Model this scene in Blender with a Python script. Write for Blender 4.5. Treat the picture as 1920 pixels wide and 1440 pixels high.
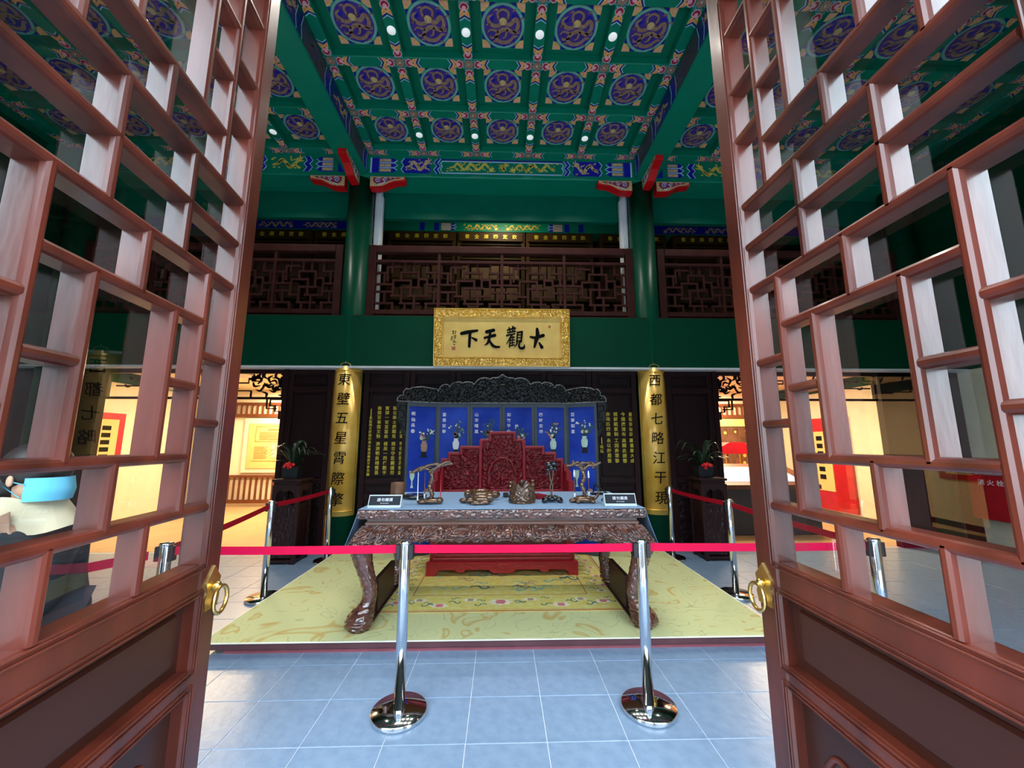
import bpy, bmesh, math, random
import numpy as np
from mathutils import Vector, Matrix, noise
from math import sin, cos, pi, radians, atan2, sqrt

for o in list(bpy.data.objects):
    bpy.data.objects.remove(o, do_unlink=True)
scene = bpy.context.scene
COL = scene.collection
random.seed(7)

# ------------------------------------------------------------------ camera
cam_data = bpy.data.cameras.new('camera')
cam_data.sensor_width = 36.0
cam_data.lens = 720.0 / 1920.0 * 36.0
cam_data.clip_start = 0.02
cam = bpy.data.objects.new('camera', cam_data)
COL.objects.link(cam)
cam.location = (0, 0, 1.55)
cam.rotation_euler = (radians(90 + 8.7), 0, -math.atan(20 / 720))
scene.camera = cam

# ------------------------------------------------------------------ daylight and exposure
world = bpy.data.worlds.new('sky')
scene.world = world
world.use_nodes = True
bg = world.node_tree.nodes['Background']
bg.inputs[0].default_value = (0.74, 0.88, 1.0, 1)
bg.inputs[1].default_value = 1.0
scene.view_settings.view_transform = 'Standard'
scene.view_settings.look = 'None'
scene.view_settings.exposure = 3.6
scene.view_settings.gamma = 1.0
scene.view_settings.use_curve_mapping = False
try:
    scene.cycles.max_bounces = 10
    scene.cycles.diffuse_bounces = 5
    scene.cycles.transparent_max_bounces = 16
    scene.cycles.sample_clamp_indirect = 6
    scene.cycles.caustics_reflective = False
    scene.cycles.caustics_refractive = False
    scene.cycles.use_denoising = True
except Exception:
    pass

# ------------------------------------------------------------------ helpers
def lin(c):
    return tuple((x / 12.92 if x <= .04045 else ((x + .055) / 1.055) ** 2.4) for x in c)

def S(r, g, b):
    return lin((r / 255, g / 255, b / 255))

MATS = {}
def mat(name, col, rough=.5, metal=0., var=.12, scale=6., col2=None, bump=0., bscale=40., coat=0.,
        stretch=(1, 1, 1), emit=0., spec=.5, detail=4.):
    m = bpy.data.materials.new(name)
    m.use_nodes = True
    nt = m.node_tree
    b = nt.nodes['Principled BSDF']
    b.inputs['Roughness'].default_value = rough
    b.inputs['Metallic'].default_value = metal
    b.inputs['Specular IOR Level'].default_value = spec
    b.inputs['Coat Weight'].default_value = coat
    b.inputs['Coat Roughness'].default_value = .12
    tc = nt.nodes.new('ShaderNodeTexCoord')
    mp = nt.nodes.new('ShaderNodeMapping')
    mp.inputs['Scale'].default_value = stretch
    nt.links.new(tc.outputs['Object'], mp.inputs['Vector'])
    nz = nt.nodes.new('ShaderNodeTexNoise')
    nz.inputs['Scale'].default_value = scale
    nz.inputs['Detail'].default_value = detail
    nt.links.new(mp.outputs['Vector'], nz.inputs['Vector'])
    rp = nt.nodes.new('ShaderNodeValToRGB')
    rp.color_ramp.elements[0].position = .32
    rp.color_ramp.elements[1].position = .68
    a = tuple(max(0, c * (1 - var)) for c in col)
    d = col2 if col2 else tuple(min(1, c * (1 + var)) for c in col)
    rp.color_ramp.elements[0].color = (*a, 1)
    rp.color_ramp.elements[1].color = (*d, 1)
    nt.links.new(nz.outputs['Fac'], rp.inputs['Fac'])
    nt.links.new(rp.outputs['Color'], b.inputs['Base Color'])
    if bump:
        n2 = nt.nodes.new('ShaderNodeTexNoise')
        n2.inputs['Scale'].default_value = bscale
        n2.inputs['Detail'].default_value = 3
        nt.links.new(mp.outputs['Vector'], n2.inputs['Vector'])
        bp = nt.nodes.new('ShaderNodeBump')
        bp.inputs['Strength'].default_value = bump
        bp.inputs['Distance'].default_value = .01
        nt.links.new(n2.outputs['Fac'], bp.inputs['Height'])
        nt.links.new(bp.outputs['Normal'], b.inputs['Normal'])
    if emit:
        b.inputs['Emission Strength'].default_value = emit
        nt.links.new(rp.outputs['Color'], b.inputs['Emission Color'])
    MATS[name] = m
    return m

def unit(v):
    v = Vector(v)
    return v.normalized()

def catmull(pts, n=8):
    P = [np.array(p, float) for p in pts]
    if len(P) < 3:
        return [tuple(P[0] + (P[1] - P[0]) * i / n) for i in range(n + 1)]
    Q = [2 * P[0] - P[1]] + P + [2 * P[-1] - P[-2]]
    out = []
    for i in range(1, len(Q) - 2):
        a, b, c, d = Q[i - 1:i + 3]
        for k in range(n):
            t = k / n
            out.append(tuple(.5 * (2 * b + (c - a) * t + (2 * a - 5 * b + 4 * c - d) * t * t + (3 * b - a - 3 * c + d) * t ** 3)))
    out.append(tuple(P[-1]))
    return out

class MB:
    """collects faces; build() links them as one mesh object"""
    def __init__(self):
        self.v = []; self.f = []; self.m = []; self.s = []
    def add(self, verts, faces, m=0, smooth=False):
        k = len(self.v)
        self.v += [tuple(p) for p in verts]
        for f in faces:
            self.f.append([i + k for i in f]); self.m.append(m); self.s.append(smooth)
        return self
    def box(self, x0, x1, y0, y1, z0, z1, m=0, ch=0.):
        if ch <= 0:
            v = [(x, y, z) for z in (z0, z1) for y in (y0, y1) for x in (x0, x1)]
            return self.add(v, [(0, 2, 3, 1), (4, 5, 7, 6), (0, 1, 5, 4), (2, 6, 7, 3), (0, 4, 6, 2), (1, 3, 7, 5)], m)
        c = ch; v = []
        xs, ys, zs = (x0, x1), (y0, y1), (z0, z1)
        idx = {}
        for i in (0, 1):
            for j in (0, 1):
                for k in (0, 1):
                    sx, sy, sz = (1 if i == 0 else -1), (1 if j == 0 else -1), (1 if k == 0 else -1)
                    for a in range(3):
                        p = [xs[i] + sx * c, ys[j] + sy * c, zs[k] + sz * c]
                        p[a] = (xs, ys, zs)[a][(i, j, k)[a]]
                        idx[i, j, k, a] = len(v); v.append(p)
        F = []
        for i in (0, 1):
            q = [idx[i, j, k, 0] for j, k in ((0, 0), (1, 0), (1, 1), (0, 1))]; F.append(q if i else q[::-1])
            q = [idx[j, i, k, 1] for j, k in ((0, 0), (0, 1), (1, 1), (1, 0))]; F.append(q if i else q[::-1])
            q = [idx[j, k, i, 2] for j, k in ((0, 0), (1, 0), (1, 1), (0, 1))]; F.append(q if i else q[::-1])
        for i in (0, 1):
            for j in (0, 1):
                F.append([idx[i, j, 0, 0], idx[i, j, 1, 0], idx[i, j, 1, 1], idx[i, j, 0, 1]])
                F.append([idx[i, 0, j, 0], idx[i, 1, j, 0], idx[i, 1, j, 2], idx[i, 0, j, 2]])
                F.append([idx[0, i, j, 1], idx[1, i, j, 1], idx[1, i, j, 2], idx[0, i, j, 2]])
                for k in (0, 1):
                    F.append([idx[i, j, k, a] for a in range(3)])
        return self.add(v, F, m)
    def obox(self, c, ax, ay, az, sx, sy, sz, m=0):
        """box centred at c with unit axes ax, ay, az and full sizes"""
        c, ax, ay, az = Vector(c), Vector(ax), Vector(ay), Vector(az)
        v = [c + ax * (i * sx / 2) + ay * (j * sy / 2) + az * (k * sz / 2) for k in (-1, 1) for j in (-1, 1) for i in (-1, 1)]
        return self.add(v, [(0, 2, 3, 1), (4, 5, 7, 6), (0, 1, 5, 4), (2, 6, 7, 3), (0, 4, 6, 2), (1, 3, 7, 5)], m)
    def prism(self, poly, o, ax, ay, d, m=0, mside=None):
        """2-D polygon in the plane o + ax*u + ay*v, extruded along d"""
        o, ax, ay, d = Vector(o), Vector(ax), Vector(ay), Vector(d)
        n = len(poly)
        a = [o + ax * p[0] + ay * p[1] for p in poly]
        b = [p + d for p in a]
        self.add(a + b, [tuple(range(n))[::-1], tuple(range(n, 2 * n))], m)
        k = len(self.v) - 2 * n
        for i in range(n):
            self.f.append([k + i, k + (i + 1) % n, k + n + (i + 1) % n, k + n + i])
            self.m.append(m if mside is None else mside); self.s.append(False)
        return self
    def lathe(self, prof, c=(0, 0, 0), n=24, m=0, a0=0., a1=2 * pi, smooth=True):
        full = abs(a1 - a0 - 2 * pi) < 1e-6
        cnt = n if full else n + 1
        v = []; F = []
        for i in range(cnt):
            a = a0 + (a1 - a0) * i / n
            for r, z in prof:
                v.append((c[0] + r * cos(a), c[1] + r * sin(a), c[2] + z))
        k = len(prof)
        for i in range(n):
            j = (i + 1) % cnt
            for q in range(k - 1):
                F.append((i * k + q, j * k + q, j * k + q + 1, i * k + q + 1))
        return self.add(v, F, m, smooth)
    def disc(self, c, r, ax, ay, h, m=0, n=20):
        return self.prism([(r * cos(2 * pi * i / n), r * sin(2 * pi * i / n)) for i in range(n)], c, ax, ay, h, m)
    def tube(self, pts, rad, n=8, m=0, closed=False, flat=None, smooth=True):
        P = [Vector(p) for p in pts]; N = len(P)
        if not hasattr(rad, '__len__'): rad = [rad] * N
        v = []; F = []
        ref = None
        for i, p in enumerate(P):
            t = (P[(i + 1) % N] - P[i - 1]) if closed else (P[min(i + 1, N - 1)] - P[max(i - 1, 0)])
            if t.length < 1e-9: t = Vector((0, 0, 1))
            t.normalize()
            if ref is None:
                ref = Vector((0, 0, 1)) if abs(t.z) < .9 else Vector((1, 0, 0))
            u = ref - t * ref.dot(t)
            if u.length < 1e-6: u = t.orthogonal()
            u.normalize(); ref = u; w = t.cross(u)
            for k in range(n):
                a = 2 * pi * k / n
                q = u * cos(a) * rad[i] + w * sin(a) * rad[i]
                if flat is not None:
                    fd, fs = flat
                    fd = Vector(fd); q = q - fd * q.dot(fd) * (1 - fs)
                v.append(p + q)
        for i in range(N if closed else N - 1):
            j = (i + 1) % N
            for k in range(n):
                F.append((i * n + k, j * n + k, j * n + (k + 1) % n, i * n + (k + 1) % n))
        if not closed:
            F.append(tuple(range(n))[::-1]); F.append(tuple(range((N - 1) * n, N * n)))
        return self.add(v, F, m, smooth)
    def ribbon(self, pts, wid, o, ax, ay, d, m=0, n=6, capped=True, raw=False):
        """brush stroke of varying width in a plane, extruded along d"""
        if not hasattr(wid, '__len__'): wid = [wid] * len(pts)
        q = [(p[0], p[1], w) for p, w in zip(pts, wid)]
        c = q if raw else catmull(q, n)
        L = []; R = []
        for i in range(len(c)):
            a = np.array(c[max(i - 1, 0)][:2]); b = np.array(c[min(i + 1, len(c) - 1)][:2])
            t = b - a; t = t / (np.linalg.norm(t) + 1e-12); nn = np.array((-t[1], t[0])) * max(c[i][2], 1e-4) / 2
            L.append(np.array(c[i][:2]) + nn); R.append(np.array(c[i][:2]) - nn)
        o, ax, ay, d = Vector(o), Vector(ax), Vector(ay), Vector(d)
        to = lambda p: o + ax * float(p[0]) + ay * float(p[1])
        N = len(L)
        v = [to(p) + d for p in L] + [to(p) + d for p in R] + [to(p) for p in L] + [to(p) for p in R]
        F = []
        for i in range(N - 1):
            F += [(i, N + i, N + i + 1, i + 1), (i, i + 1, 2 * N + i + 1, 2 * N + i), (N + i, 3 * N + i, 3 * N + i + 1, N + i + 1)]
        F += [(0, 2 * N, 3 * N, N), (N - 1, 2 * N - 1, 4 * N - 1, 3 * N - 1)]
        self.add(v, F, m)
        if capped:
            for k, s in ((0, -1), (N - 1, 1)):
                r = c[k][2] / 2
                if r < 3e-4: continue
                self.disc(to(c[k][:2]) + d * .02, r, ax, ay, d * .98, m, 8)
        return self
    def grid(self, fn, nu, nv, m=0, back=None, smooth=True):
        """fn(u,v)->point for u,v in 0..1; back = offset vector closing the piece behind"""
        v = [Vector(fn(i / nu, j / nv)) for i in range(nu + 1) for j in range(nv + 1)]
        F = [(i * (nv + 1) + j, (i + 1) * (nv + 1) + j, (i + 1) * (nv + 1) + j + 1, i * (nv + 1) + j + 1) for i in range(nu) for j in range(nv)]
        self.add(v, F, m, smooth)
        if back is not None:
            ring = [(i, 0) for i in range(nu)] + [(nu, j) for j in range(nv)] + [(i, nv) for i in range(nu, 0, -1)] + [(0, j) for j in range(nv, 0, -1)]
            bk = Vector(back)
            rv = [v[i * (nv + 1) + j] for i, j in ring]
            n = len(rv)
            self.add(rv + [p + bk for p in rv], [(k, n + k, n + (k + 1) % n, (k + 1) % n) for k in range(n)], m)
            lo_ = [v[i * (nv + 1)] + bk for i in range(nu + 1)]; hi_ = [v[i * (nv + 1) + nv] + bk for i in range(nu + 1)]
            self.add(lo_ + hi_, [(i, nu + 1 + i, nu + 2 + i, i + 1) for i in range(nu)], m)
        return self
    def ball(self, c, r, m=0, nu=10, nv=7, sq=(1, 1, 1)):
        prof = [(sin(pi * j / nv), -cos(pi * j / nv)) for j in range(nv + 1)]
        v = []; F = []
        for i in range(nu):
            a = 2 * pi * i / nu
            for p, z in prof:
                v.append((c[0] + r * sq[0] * p * cos(a), c[1] + r * sq[1] * p * sin(a), c[2] + r * sq[2] * z))
        k = nv + 1
        for i in range(nu):
            j = (i + 1) % nu
            for q in range(nv): F.append((i * k + q, j * k + q, j * k + q + 1, i * k + q + 1))
        return self.add(v, F, m, True)
    def glyphs(self, s, o, ax, ay, size, d, m=0, bold=0., wrap=None):
        """characters of s (centred on o) as raised lettering; wrap(x,y,z)->point bends them"""
        V, Fc = glyph(s, bold)
        if wrap:
            bm = bmesh.new(); bv = [bm.verts.new(q) for q in V]
            for f in Fc:
                try: bm.faces.new([bv[i] for i in f])
                except ValueError: pass
            for i in range(-6, 7):
                bmesh.ops.bisect_plane(bm, geom=bm.verts[:] + bm.edges[:] + bm.faces[:], plane_co=(i * .075, 0, 0), plane_no=(1, 0, 0))
            bm.verts.index_update(); V = [tuple(q.co) for q in bm.verts]; Fc = [tuple(q.index for q in f.verts) for f in bm.faces]; bm.free()
        o, ax, ay, d = Vector(o), Vector(ax), Vector(ay), Vector(d)
        pts = []
        for x, y, z in V:
            if wrap: pts.append(wrap(x * size, y * size, z))
            else: pts.append(o + ax * (x * size) + ay * (y * size) + d * z)
        return self.add(pts, Fc, m)
    def mesh(self, name, mats):
        me = bpy.data.meshes.new(name)
        me.from_pydata([tuple(p) for p in self.v], [], self.f)
        for k in mats: me.materials.append(MATS[k])
        me.polygons.foreach_set('material_index', self.m)
        me.polygons.foreach_set('use_smooth', self.s)
        me.update()
        return me
    def build(self, name, mats, parent=None, label=None, local=False):
        """world-space vertices; the object's origin goes to the parent's base or to its own base"""
        if isinstance(mats, str): mats = [mats]
        if parent is None and not local:
            a = np.array(self.v); lo, hi = a.min(0), a.max(0)
            org = Vector(((lo[0] + hi[0]) / 2, (lo[1] + hi[1]) / 2, lo[2]))
        elif parent is not None and not local:
            org = base_of(parent)
        else:
            org = Vector((0, 0, 0))
        self.v = [tuple(Vector(p) - org) for p in self.v]
        o = bpy.data.objects.new(name, self.mesh(name, mats))
        COL.objects.link(o)
        if parent is None: o.location = org
        else: o.parent = parent
        if label: o['label'] = label
        return o

BASE = {}
def base_of(o):
    p = Vector((0, 0, 0))
    while o is not None:
        p += o.location; o = o.parent
    return p

GL = {}
def glyph(s, bold=0.):
    """mesh of a string: unit em size, centred, z 0 (back) to 1 (front)"""
    k = (s, bold)
    if k in GL: return GL[k]
    cu = bpy.data.curves.new('lettering', 'FONT')
    cu.body = s; cu.align_x = 'CENTER'; cu.align_y = 'CENTER'
    cu.extrude = .5; cu.resolution_u = 2; cu.offset = bold; cu.size = 1.0
    ob = bpy.data.objects.new('lettering', cu); COL.objects.link(ob)
    dg = bpy.context.evaluated_depsgraph_get(); dg.update()
    me = ob.evaluated_get(dg).to_mesh()
    V = [tuple(v.co) for v in me.vertices]
    F = [tuple(p.vertices) for p in me.polygons]
    ob.evaluated_get(dg).to_mesh_clear()
    bpy.data.objects.remove(ob); bpy.data.curves.remove(cu)
    if V:
        a = np.array(V)
        cx, cy = (a[:, 0].min() + a[:, 0].max()) / 2, (a[:, 1].min() + a[:, 1].max()) / 2
        V = [(p[0] - cx, p[1] - cy, p[2] + .5) for p in V]
    GL[k] = (V, F)
    return GL[k]

def tag(o, label, cat=None, group=None, kind=None):
    o['label'] = label
    if cat: o['category'] = cat
    if group: o['group'] = group
    if kind: o['kind'] = kind
    return o

def thing(name, label, cat, loc, group=None):
    o = bpy.data.objects.new(name, None); COL.objects.link(o)
    o.location = loc; o.empty_display_size = .1
    return tag(o, label, cat, group)

def struct(name, label, loc=(0, 0, 0)):
    o = bpy.data.objects.new(name, None); COL.objects.link(o)
    o.location = loc; o.empty_display_size = .1
    return tag(o, label, kind='structure')

def copy_tree(o, parent=None):
    c = o.copy(); COL.objects.link(c); c.parent = parent
    for ch in list(o.children): copy_tree(ch, c)
    return c

def dup(o, loc, label=None):
    c = copy_tree(o)
    c.location = loc
    if label: c['label'] = label
    return c

def inst(name, me, loc, parent, rotz=0.):
    o = bpy.data.objects.new(name, me); COL.objects.link(o)
    o.parent = parent; o.location = Vector(loc) - base_of(parent); o.rotation_euler = (0, 0, rotz)
    return o

def carve(x, z, s=18., seed=0., k=10.):
    n1 = noise.noise(Vector((x * s, z * s, seed)))
    n2 = noise.noise(Vector((x * s * .45 + 3.1, z * s * .45, seed + 7.7)))
    r = .5 + .5 * sin(k * n1 + 6 * n2)
    return r * r * (3 - 2 * r)

X, Y, Z = Vector((1, 0, 0)), Vector((0, 1, 0)), Vector((0, 0, 1))

# ------------------------------------------------------------------ materials
mat('green_paint', S(0, 132, 104), .45, var=.06, scale=3, spec=.3)
mat('green_mid', S(0, 102, 80), .45, var=.06, scale=3, spec=.2)
mat('green_deep', S(0, 66, 45), .45, var=.06, scale=3, spec=.15)
mat('green_column', S(0, 70, 50), .34, var=.08, scale=2, spec=.15)
mat('green_margin', S(0, 114, 87), .5, var=.06, scale=4, spec=.3)
mat('teal_light', S(10, 165, 140), .5, var=.1, scale=8)
mat('mint', S(120, 190, 170), .5, var=.12, scale=12)
mat('royal_blue', S(20, 25, 175), .45, var=.12, scale=12)
mat('deep_blue', S(18, 40, 140), .45, var=.2, scale=12)
mat('indigo', S(72, 52, 152), .5, var=.25, scale=14)
mat('pale_blue', S(180, 216, 252), .5, var=.05)
mat('paint_white', S(235, 238, 245), .5, var=.03)
mat('peach', S(250, 184, 124), .5, var=.1, scale=30)
mat('orange', S(245, 155, 62), .5, var=.1, scale=30)
mat('rose', S(252, 184, 196), .5, var=.06)
mat('crimson', S(165, 30, 65), .5, var=.1)
mat('bronze_brown', S(160, 128, 108), .5, var=.25, scale=30)
mat('antique_gold', S(215, 188, 138), .45, var=.25, scale=30)
mat('yellow_gold', S(225, 205, 95), .45, var=.25, scale=30)
mat('olive', S(92, 92, 62), .5, var=.35, scale=14, col2=S(70, 85, 130))
mat('purple', S(110, 60, 150), .5, var=.1)
mat('vermilion', S(215, 12, 25), .4, var=.08, scale=6)
mat('bracket_red', S(170, 45, 45), .45, var=.1)
mat('door_wood', S(68, 26, 17), .34, var=.4, scale=8, stretch=(1, 1, .25), coat=.25, spec=.45, bump=.1, bscale=30, col2=S(100, 41, 28))
mat('door_panel_wood', S(54, 24, 16), .34, var=.2, scale=5, stretch=(.3, 1, 1), spec=.4, col2=S(64, 29, 19))
mat('brass', S(215, 185, 115), .3, metal=1., var=.1, scale=12)
mat('dark_wood', S(40, 22, 24), .4, var=.2, scale=4, stretch=(1, 1, .2), spec=.15)
mat('dark_wood_panel', S(35, 21, 24), .38, var=.2, scale=3, stretch=(1, 1, .15), spec=.15)
mat('lattice_wood', S(66, 34, 30), .5, var=.2, scale=6, spec=.15)
mat('stand_wood', S(40, 18, 21), .4, var=.2, scale=6, spec=.35)
mat('carved_wood', S(84, 50, 42), .18, var=.35, scale=14, coat=.9, col2=S(110, 68, 56))
mat('waist_wood', S(104, 72, 60), .3, var=.2, scale=5, stretch=(.2, 1, 1), coat=.4)
mat('bark_bronze', S(96, 68, 46), .2, var=.4, scale=30, coat=.8, metal=.3)
mat('black_gloss', S(22, 22, 26), .12, var=.2, coat=.8)
mat('burl_wood', S(104, 74, 56), .45, var=.35, scale=14, stretch=(1, 1, .3), spec=.3)
mat('cinnabar', S(142, 26, 40), .4, var=.18, scale=20, spec=.3)
mat('cinnabar_shaded', S(118, 16, 28), .38, var=.22, scale=22, spec=.4)  # same lacquer as cinnabar, darkened to paint shade into the carved fields
mat('cinnabar_base', S(180, 30, 40), .4, var=.15, scale=20, coat=.15)
mat('ebony', S(9, 9, 11), .28, var=.2, scale=20, spec=.3)
mat('screen_frame', S(66, 78, 88), .35, var=.12, scale=8, spec=.4)
mat('crest_highlight', S(120, 124, 130), .3, var=.1)  # pale grey that paints a highlight along the black crest outline
mat('lapis', S(16, 54, 178), .4, var=.22, scale=2.2, col2=S(46, 80, 196), spec=.15)
mat('jade', S(190, 220, 205), .3, var=.15, scale=20)
mat('inlay_green', S(40, 80, 70), .4, var=.3, scale=20)
mat('inlay_pink', S(215, 140, 130), .4, var=.2, scale=20)
mat('gold_leaf', S(250, 184, 60), .3, metal=.3, var=.2, scale=2.5, col2=S(255, 216, 115), spec=.7, coat=.3)
mat('gold_board', S(255, 208, 116), .55, var=.1, scale=5, bump=.03, spec=.3)
mat('gold_carved', S(250, 188, 66), .22, metal=.3, var=.15, scale=10, spec=.9, coat=.4)
mat('gold_letter', S(225, 205, 60), .4, metal=.2, var=.1)
mat('ink', S(10, 10, 12), .6, var=.1, spec=.1)
mat('seal_red', S(205, 110, 70), .5)
mat('slate', S(122, 146, 174), .32, var=.06, scale=16, col2=S(132, 154, 180), bump=.15, bscale=25, detail=9)
mat('grout', S(215, 222, 230), .7, var=.1, scale=20)
mat('paving', S(150, 154, 158), .8, var=.1, scale=2)
mat('sky_blocker_grey', S(92, 96, 98), .9, var=.1, scale=1)
mat('platform_brown', S(92, 58, 62), .45, var=.12, scale=6, spec=.3)
mat('platform_red', S(150, 80, 88), .45, var=.12, scale=6)
mat('cloth_border', S(245, 245, 225), .8, var=.04)
mat('table_cloth', S(128, 158, 192), .9, var=.06, scale=40, bump=.1, bscale=200)
mat('chrome', S(225, 228, 232), .08, metal=1., var=.02)
mat('belt_pink', S(205, 0, 62), .6, var=.05, scale=60, spec=.2)
mat('belt_dark', S(165, 6, 34), .6, var=.05, scale=60, spec=.2)
mat('black_plastic', S(30, 32, 36), .4)
mat('sign_face', S(38, 42, 50), .5, spec=.15)
mat('sign_edge', S(225, 235, 240), .4)
mat('acrylic', S(200, 218, 230), .15)
mat('leaf_green', S(28, 50, 30), .4, var=.35, scale=10)
mat('flower_red', S(225, 25, 30), .5, var=.15, scale=30)
mat('pot_dark', S(36, 38, 42), .3, var=.2, scale=10, spec=.3)
mat('plaster_cream', S(238, 228, 200), .8, var=.04)
mat('plaster_warm', S(245, 232, 205), .8, var=.04)
mat('poster_yellow', S(238, 202, 128), .7, var=.05)
mat('poster_print', S(165, 125, 60), .7)
mat('poster_pink', S(238, 190, 165), .7)
mat('floor_inner', S(200, 165, 120), .35, var=.08, scale=3)
mat('warm_wood', S(112, 62, 36), .45, var=.15, scale=5)
mat('grey_dark', S(60, 58, 60), .6)
mat('white_paint', S(222, 226, 232), .4, var=.03)
mat('ceiling_lamp_white', S(235, 240, 240), .5, emit=.045)
mat('screen_lit', S(190, 215, 245), .3, var=.25, scale=3, col2=S(235, 242, 250), emit=.06)
mat('book_tan', S(92, 68, 42), .7, var=.3, scale=9)
mat('board_brown', S(60, 42, 18), .5, var=.2, scale=4, spec=.2)
mat('rug_yellow', S(236, 214, 92), .9, var=.14, scale=16, col2=S(222, 216, 140), bump=.15, bscale=150)
mat('rug_red', S(175, 75, 70), .9)
mat('rug_teal', S(60, 110, 115), .9, var=.3, scale=30)
mat('rug_white', S(235, 225, 205), .9)
mat('rug_pink', S(215, 125, 125), .9, var=.15, scale=40)
mat('rug_mauve', S(178, 150, 120), .9, var=.15, scale=30)
mat('skin', S(215, 165, 135), .5, var=.05)
mat('hair', S(30, 24, 22), .5)
mat('jacket', S(48, 52, 58), .8, var=.2, scale=12)
mat('trousers', S(40, 42, 52), .8)
mat('mask_blue', S(105, 195, 225), .7, var=.05)
mat('scarf_cream', S(225, 205, 170), .85, var=.12, scale=10)
mat('fire_red', S(190, 20, 40), .4)

def cover_material():
    m = bpy.data.materials.new('cover_cloth'); m.use_nodes = True
    nt = m.node_tree; b = nt.nodes['Principled BSDF']; b.inputs['Roughness'].default_value = .85
    tc = nt.nodes.new('ShaderNodeTexCoord')
    nz = nt.nodes.new('ShaderNodeTexNoise'); nz.inputs['Scale'].default_value = 2.3; nz.inputs['Detail'].default_value = 2.2; nz.inputs['Distortion'].default_value = 1.2
    nt.links.new(tc.outputs['Object'], nz.inputs['Vector'])
    rp = nt.nodes.new('ShaderNodeValToRGB'); e = rp.color_ramp.elements
    base = (*S(208, 210, 152), 1); och = (*S(198, 172, 100), 1); ol = (*S(170, 172, 120), 1)
    e[0].position = 0; e[0].color = base
    e[1].position = 1; e[1].color = base
    for p, c in ((.33, base), (.37, och), (.40, base), (.497, base), (.503, ol), (.509, base), (.62, base), (.66, och), (.71, base)):
        q = e.new(p); q.color = c
    nt.links.new(nz.outputs['Fac'], rp.inputs['Fac'])
    nt.links.new(rp.outputs['Color'], b.inputs['Base Color'])
    MATS['cover_cloth'] = m
cover_material()

def glass_material():
    m = bpy.data.materials.new('window_glass'); m.use_nodes = True
    nt = m.node_tree; nt.nodes.clear()
    out = nt.nodes.new('ShaderNodeOutputMaterial'); mx = nt.nodes.new('ShaderNodeMixShader')
    fr = nt.nodes.new('ShaderNodeFresnel'); fr.inputs['IOR'].default_value = 1.5
    tr = nt.nodes.new('ShaderNodeBsdfTransparent'); tr.inputs[0].default_value = (.93, .96, .96, 1)
    gl = nt.nodes.new('ShaderNodeBsdfGlossy'); gl.inputs['Roughness'].default_value = .0
    ge = nt.nodes.new('ShaderNodeNewGeometry'); inv = nt.nodes.new('ShaderNodeMath'); inv.operation = 'SUBTRACT'; inv.inputs[0].default_value = 1
    nt.links.new(ge.outputs['Backfacing'], inv.inputs[1])
    mul = nt.nodes.new('ShaderNodeMath'); mul.operation = 'MULTIPLY'; m2 = nt.nodes.new('ShaderNodeMath'); m2.operation = 'MULTIPLY'; m2.inputs[1].default_value = 1.8; m2.use_clamp = True
    nt.links.new(fr.outputs[0], mul.inputs[0]); nt.links.new(inv.outputs[0], mul.inputs[1]); nt.links.new(mul.outputs[0], m2.inputs[0])
    nt.links.new(m2.outputs[0], mx.inputs[0]); nt.links.new(tr.outputs[0], mx.inputs[1]); nt.links.new(gl.outputs[0], mx.inputs[2])
    nt.links.new(mx.outputs[0], out.inputs[0])
    MATS['window_glass'] = m
glass_material()
# ================================================================== structure
TILE_W, TILE_D = .4285, .3735
floor = struct('floor', 'grey blue slate tiled hall floor in front of the platform')
fb = MB(); fb.box(-7.4, 7.4, .2, 5.95, -.06, -.0035)
fb.build('floor_bed', 'grout', floor)
tm = MB(); g = .0022
tm.box(g, TILE_W - g, g, TILE_D - g, -.02, 0, ch=.0015)
tile_me = tm.mesh('floor_tile', ['slate'])
for i in range(-13, 13):
    for j in range(-3, 9):
        x0, y0 = .248 + i * TILE_W, 2.265 + j * TILE_D
        if y0 < 1.0 and abs(x0) > 2.6: continue
        if y0 > 3.4 and -2.0 < x0 < 1.55: continue
        inst('floor_tile', tile_me, (x0, y0, random.uniform(-.0006, .0004)), floor)
rest = MB()
for x0, x1, y0, y1 in ((-7.4, .248 - 13 * TILE_W, .3, 5.9), (.248 + 13 * TILE_W, 7.4, .3, 5.9), (.248 - 13 * TILE_W, .248 + 13 * TILE_W, 2.265 + 9 * TILE_D, 5.9)):
    nx, ny = max(1, round((x1 - x0) / TILE_W)), max(1, round((y1 - y0) / TILE_D))
    for i in range(nx):
        for j in range(ny):
            a, b = (x1 - x0) / nx, (y1 - y0) / ny
            rest.box(x0 + i * a + g, x0 + (i + 1) * a - g, y0 + j * b + g, y0 + (j + 1) * b - g, -.02, 0)
for i in range(-13, 13):
    for j in range(-5, 9):
        x0, y0 = .248 + i * TILE_W, 2.265 + j * TILE_D
        if (y0 < 1.0 and abs(x0) > 2.6) or j < -3:
            rest.box(x0 + g, x0 + TILE_W - g, y0 + g, y0 + TILE_D - g, -.02, 0)
r = rest.build('outer_tiles', 'slate', floor); r['kind'] = 'stuff'

ib = MB(); ib.box(-7.4, 7.4, 5.95, 10.1, -.06, 0)
tag(ib.build('floor_inner', 'floor_inner'), 'warm pale floor of the lit rooms behind the columns', kind='structure')
ob_ = MB(); ob_.box(-14, 14, -20, .2, -.1, -.02)
tag(ob_.build('ground_outside', 'paving'), 'pale stone paving outside the open doors', kind='structure')

b = MB(); b.box(-16, 16, -13.3, -13, -.02, 7)  # unseen wall behind the camera, added to hold back low sky light
tag(b.build('wall_sky_blocker', 'sky_blocker_grey'), 'unseen grey wall outside the doors, added to block low sky light', kind='structure')
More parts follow.
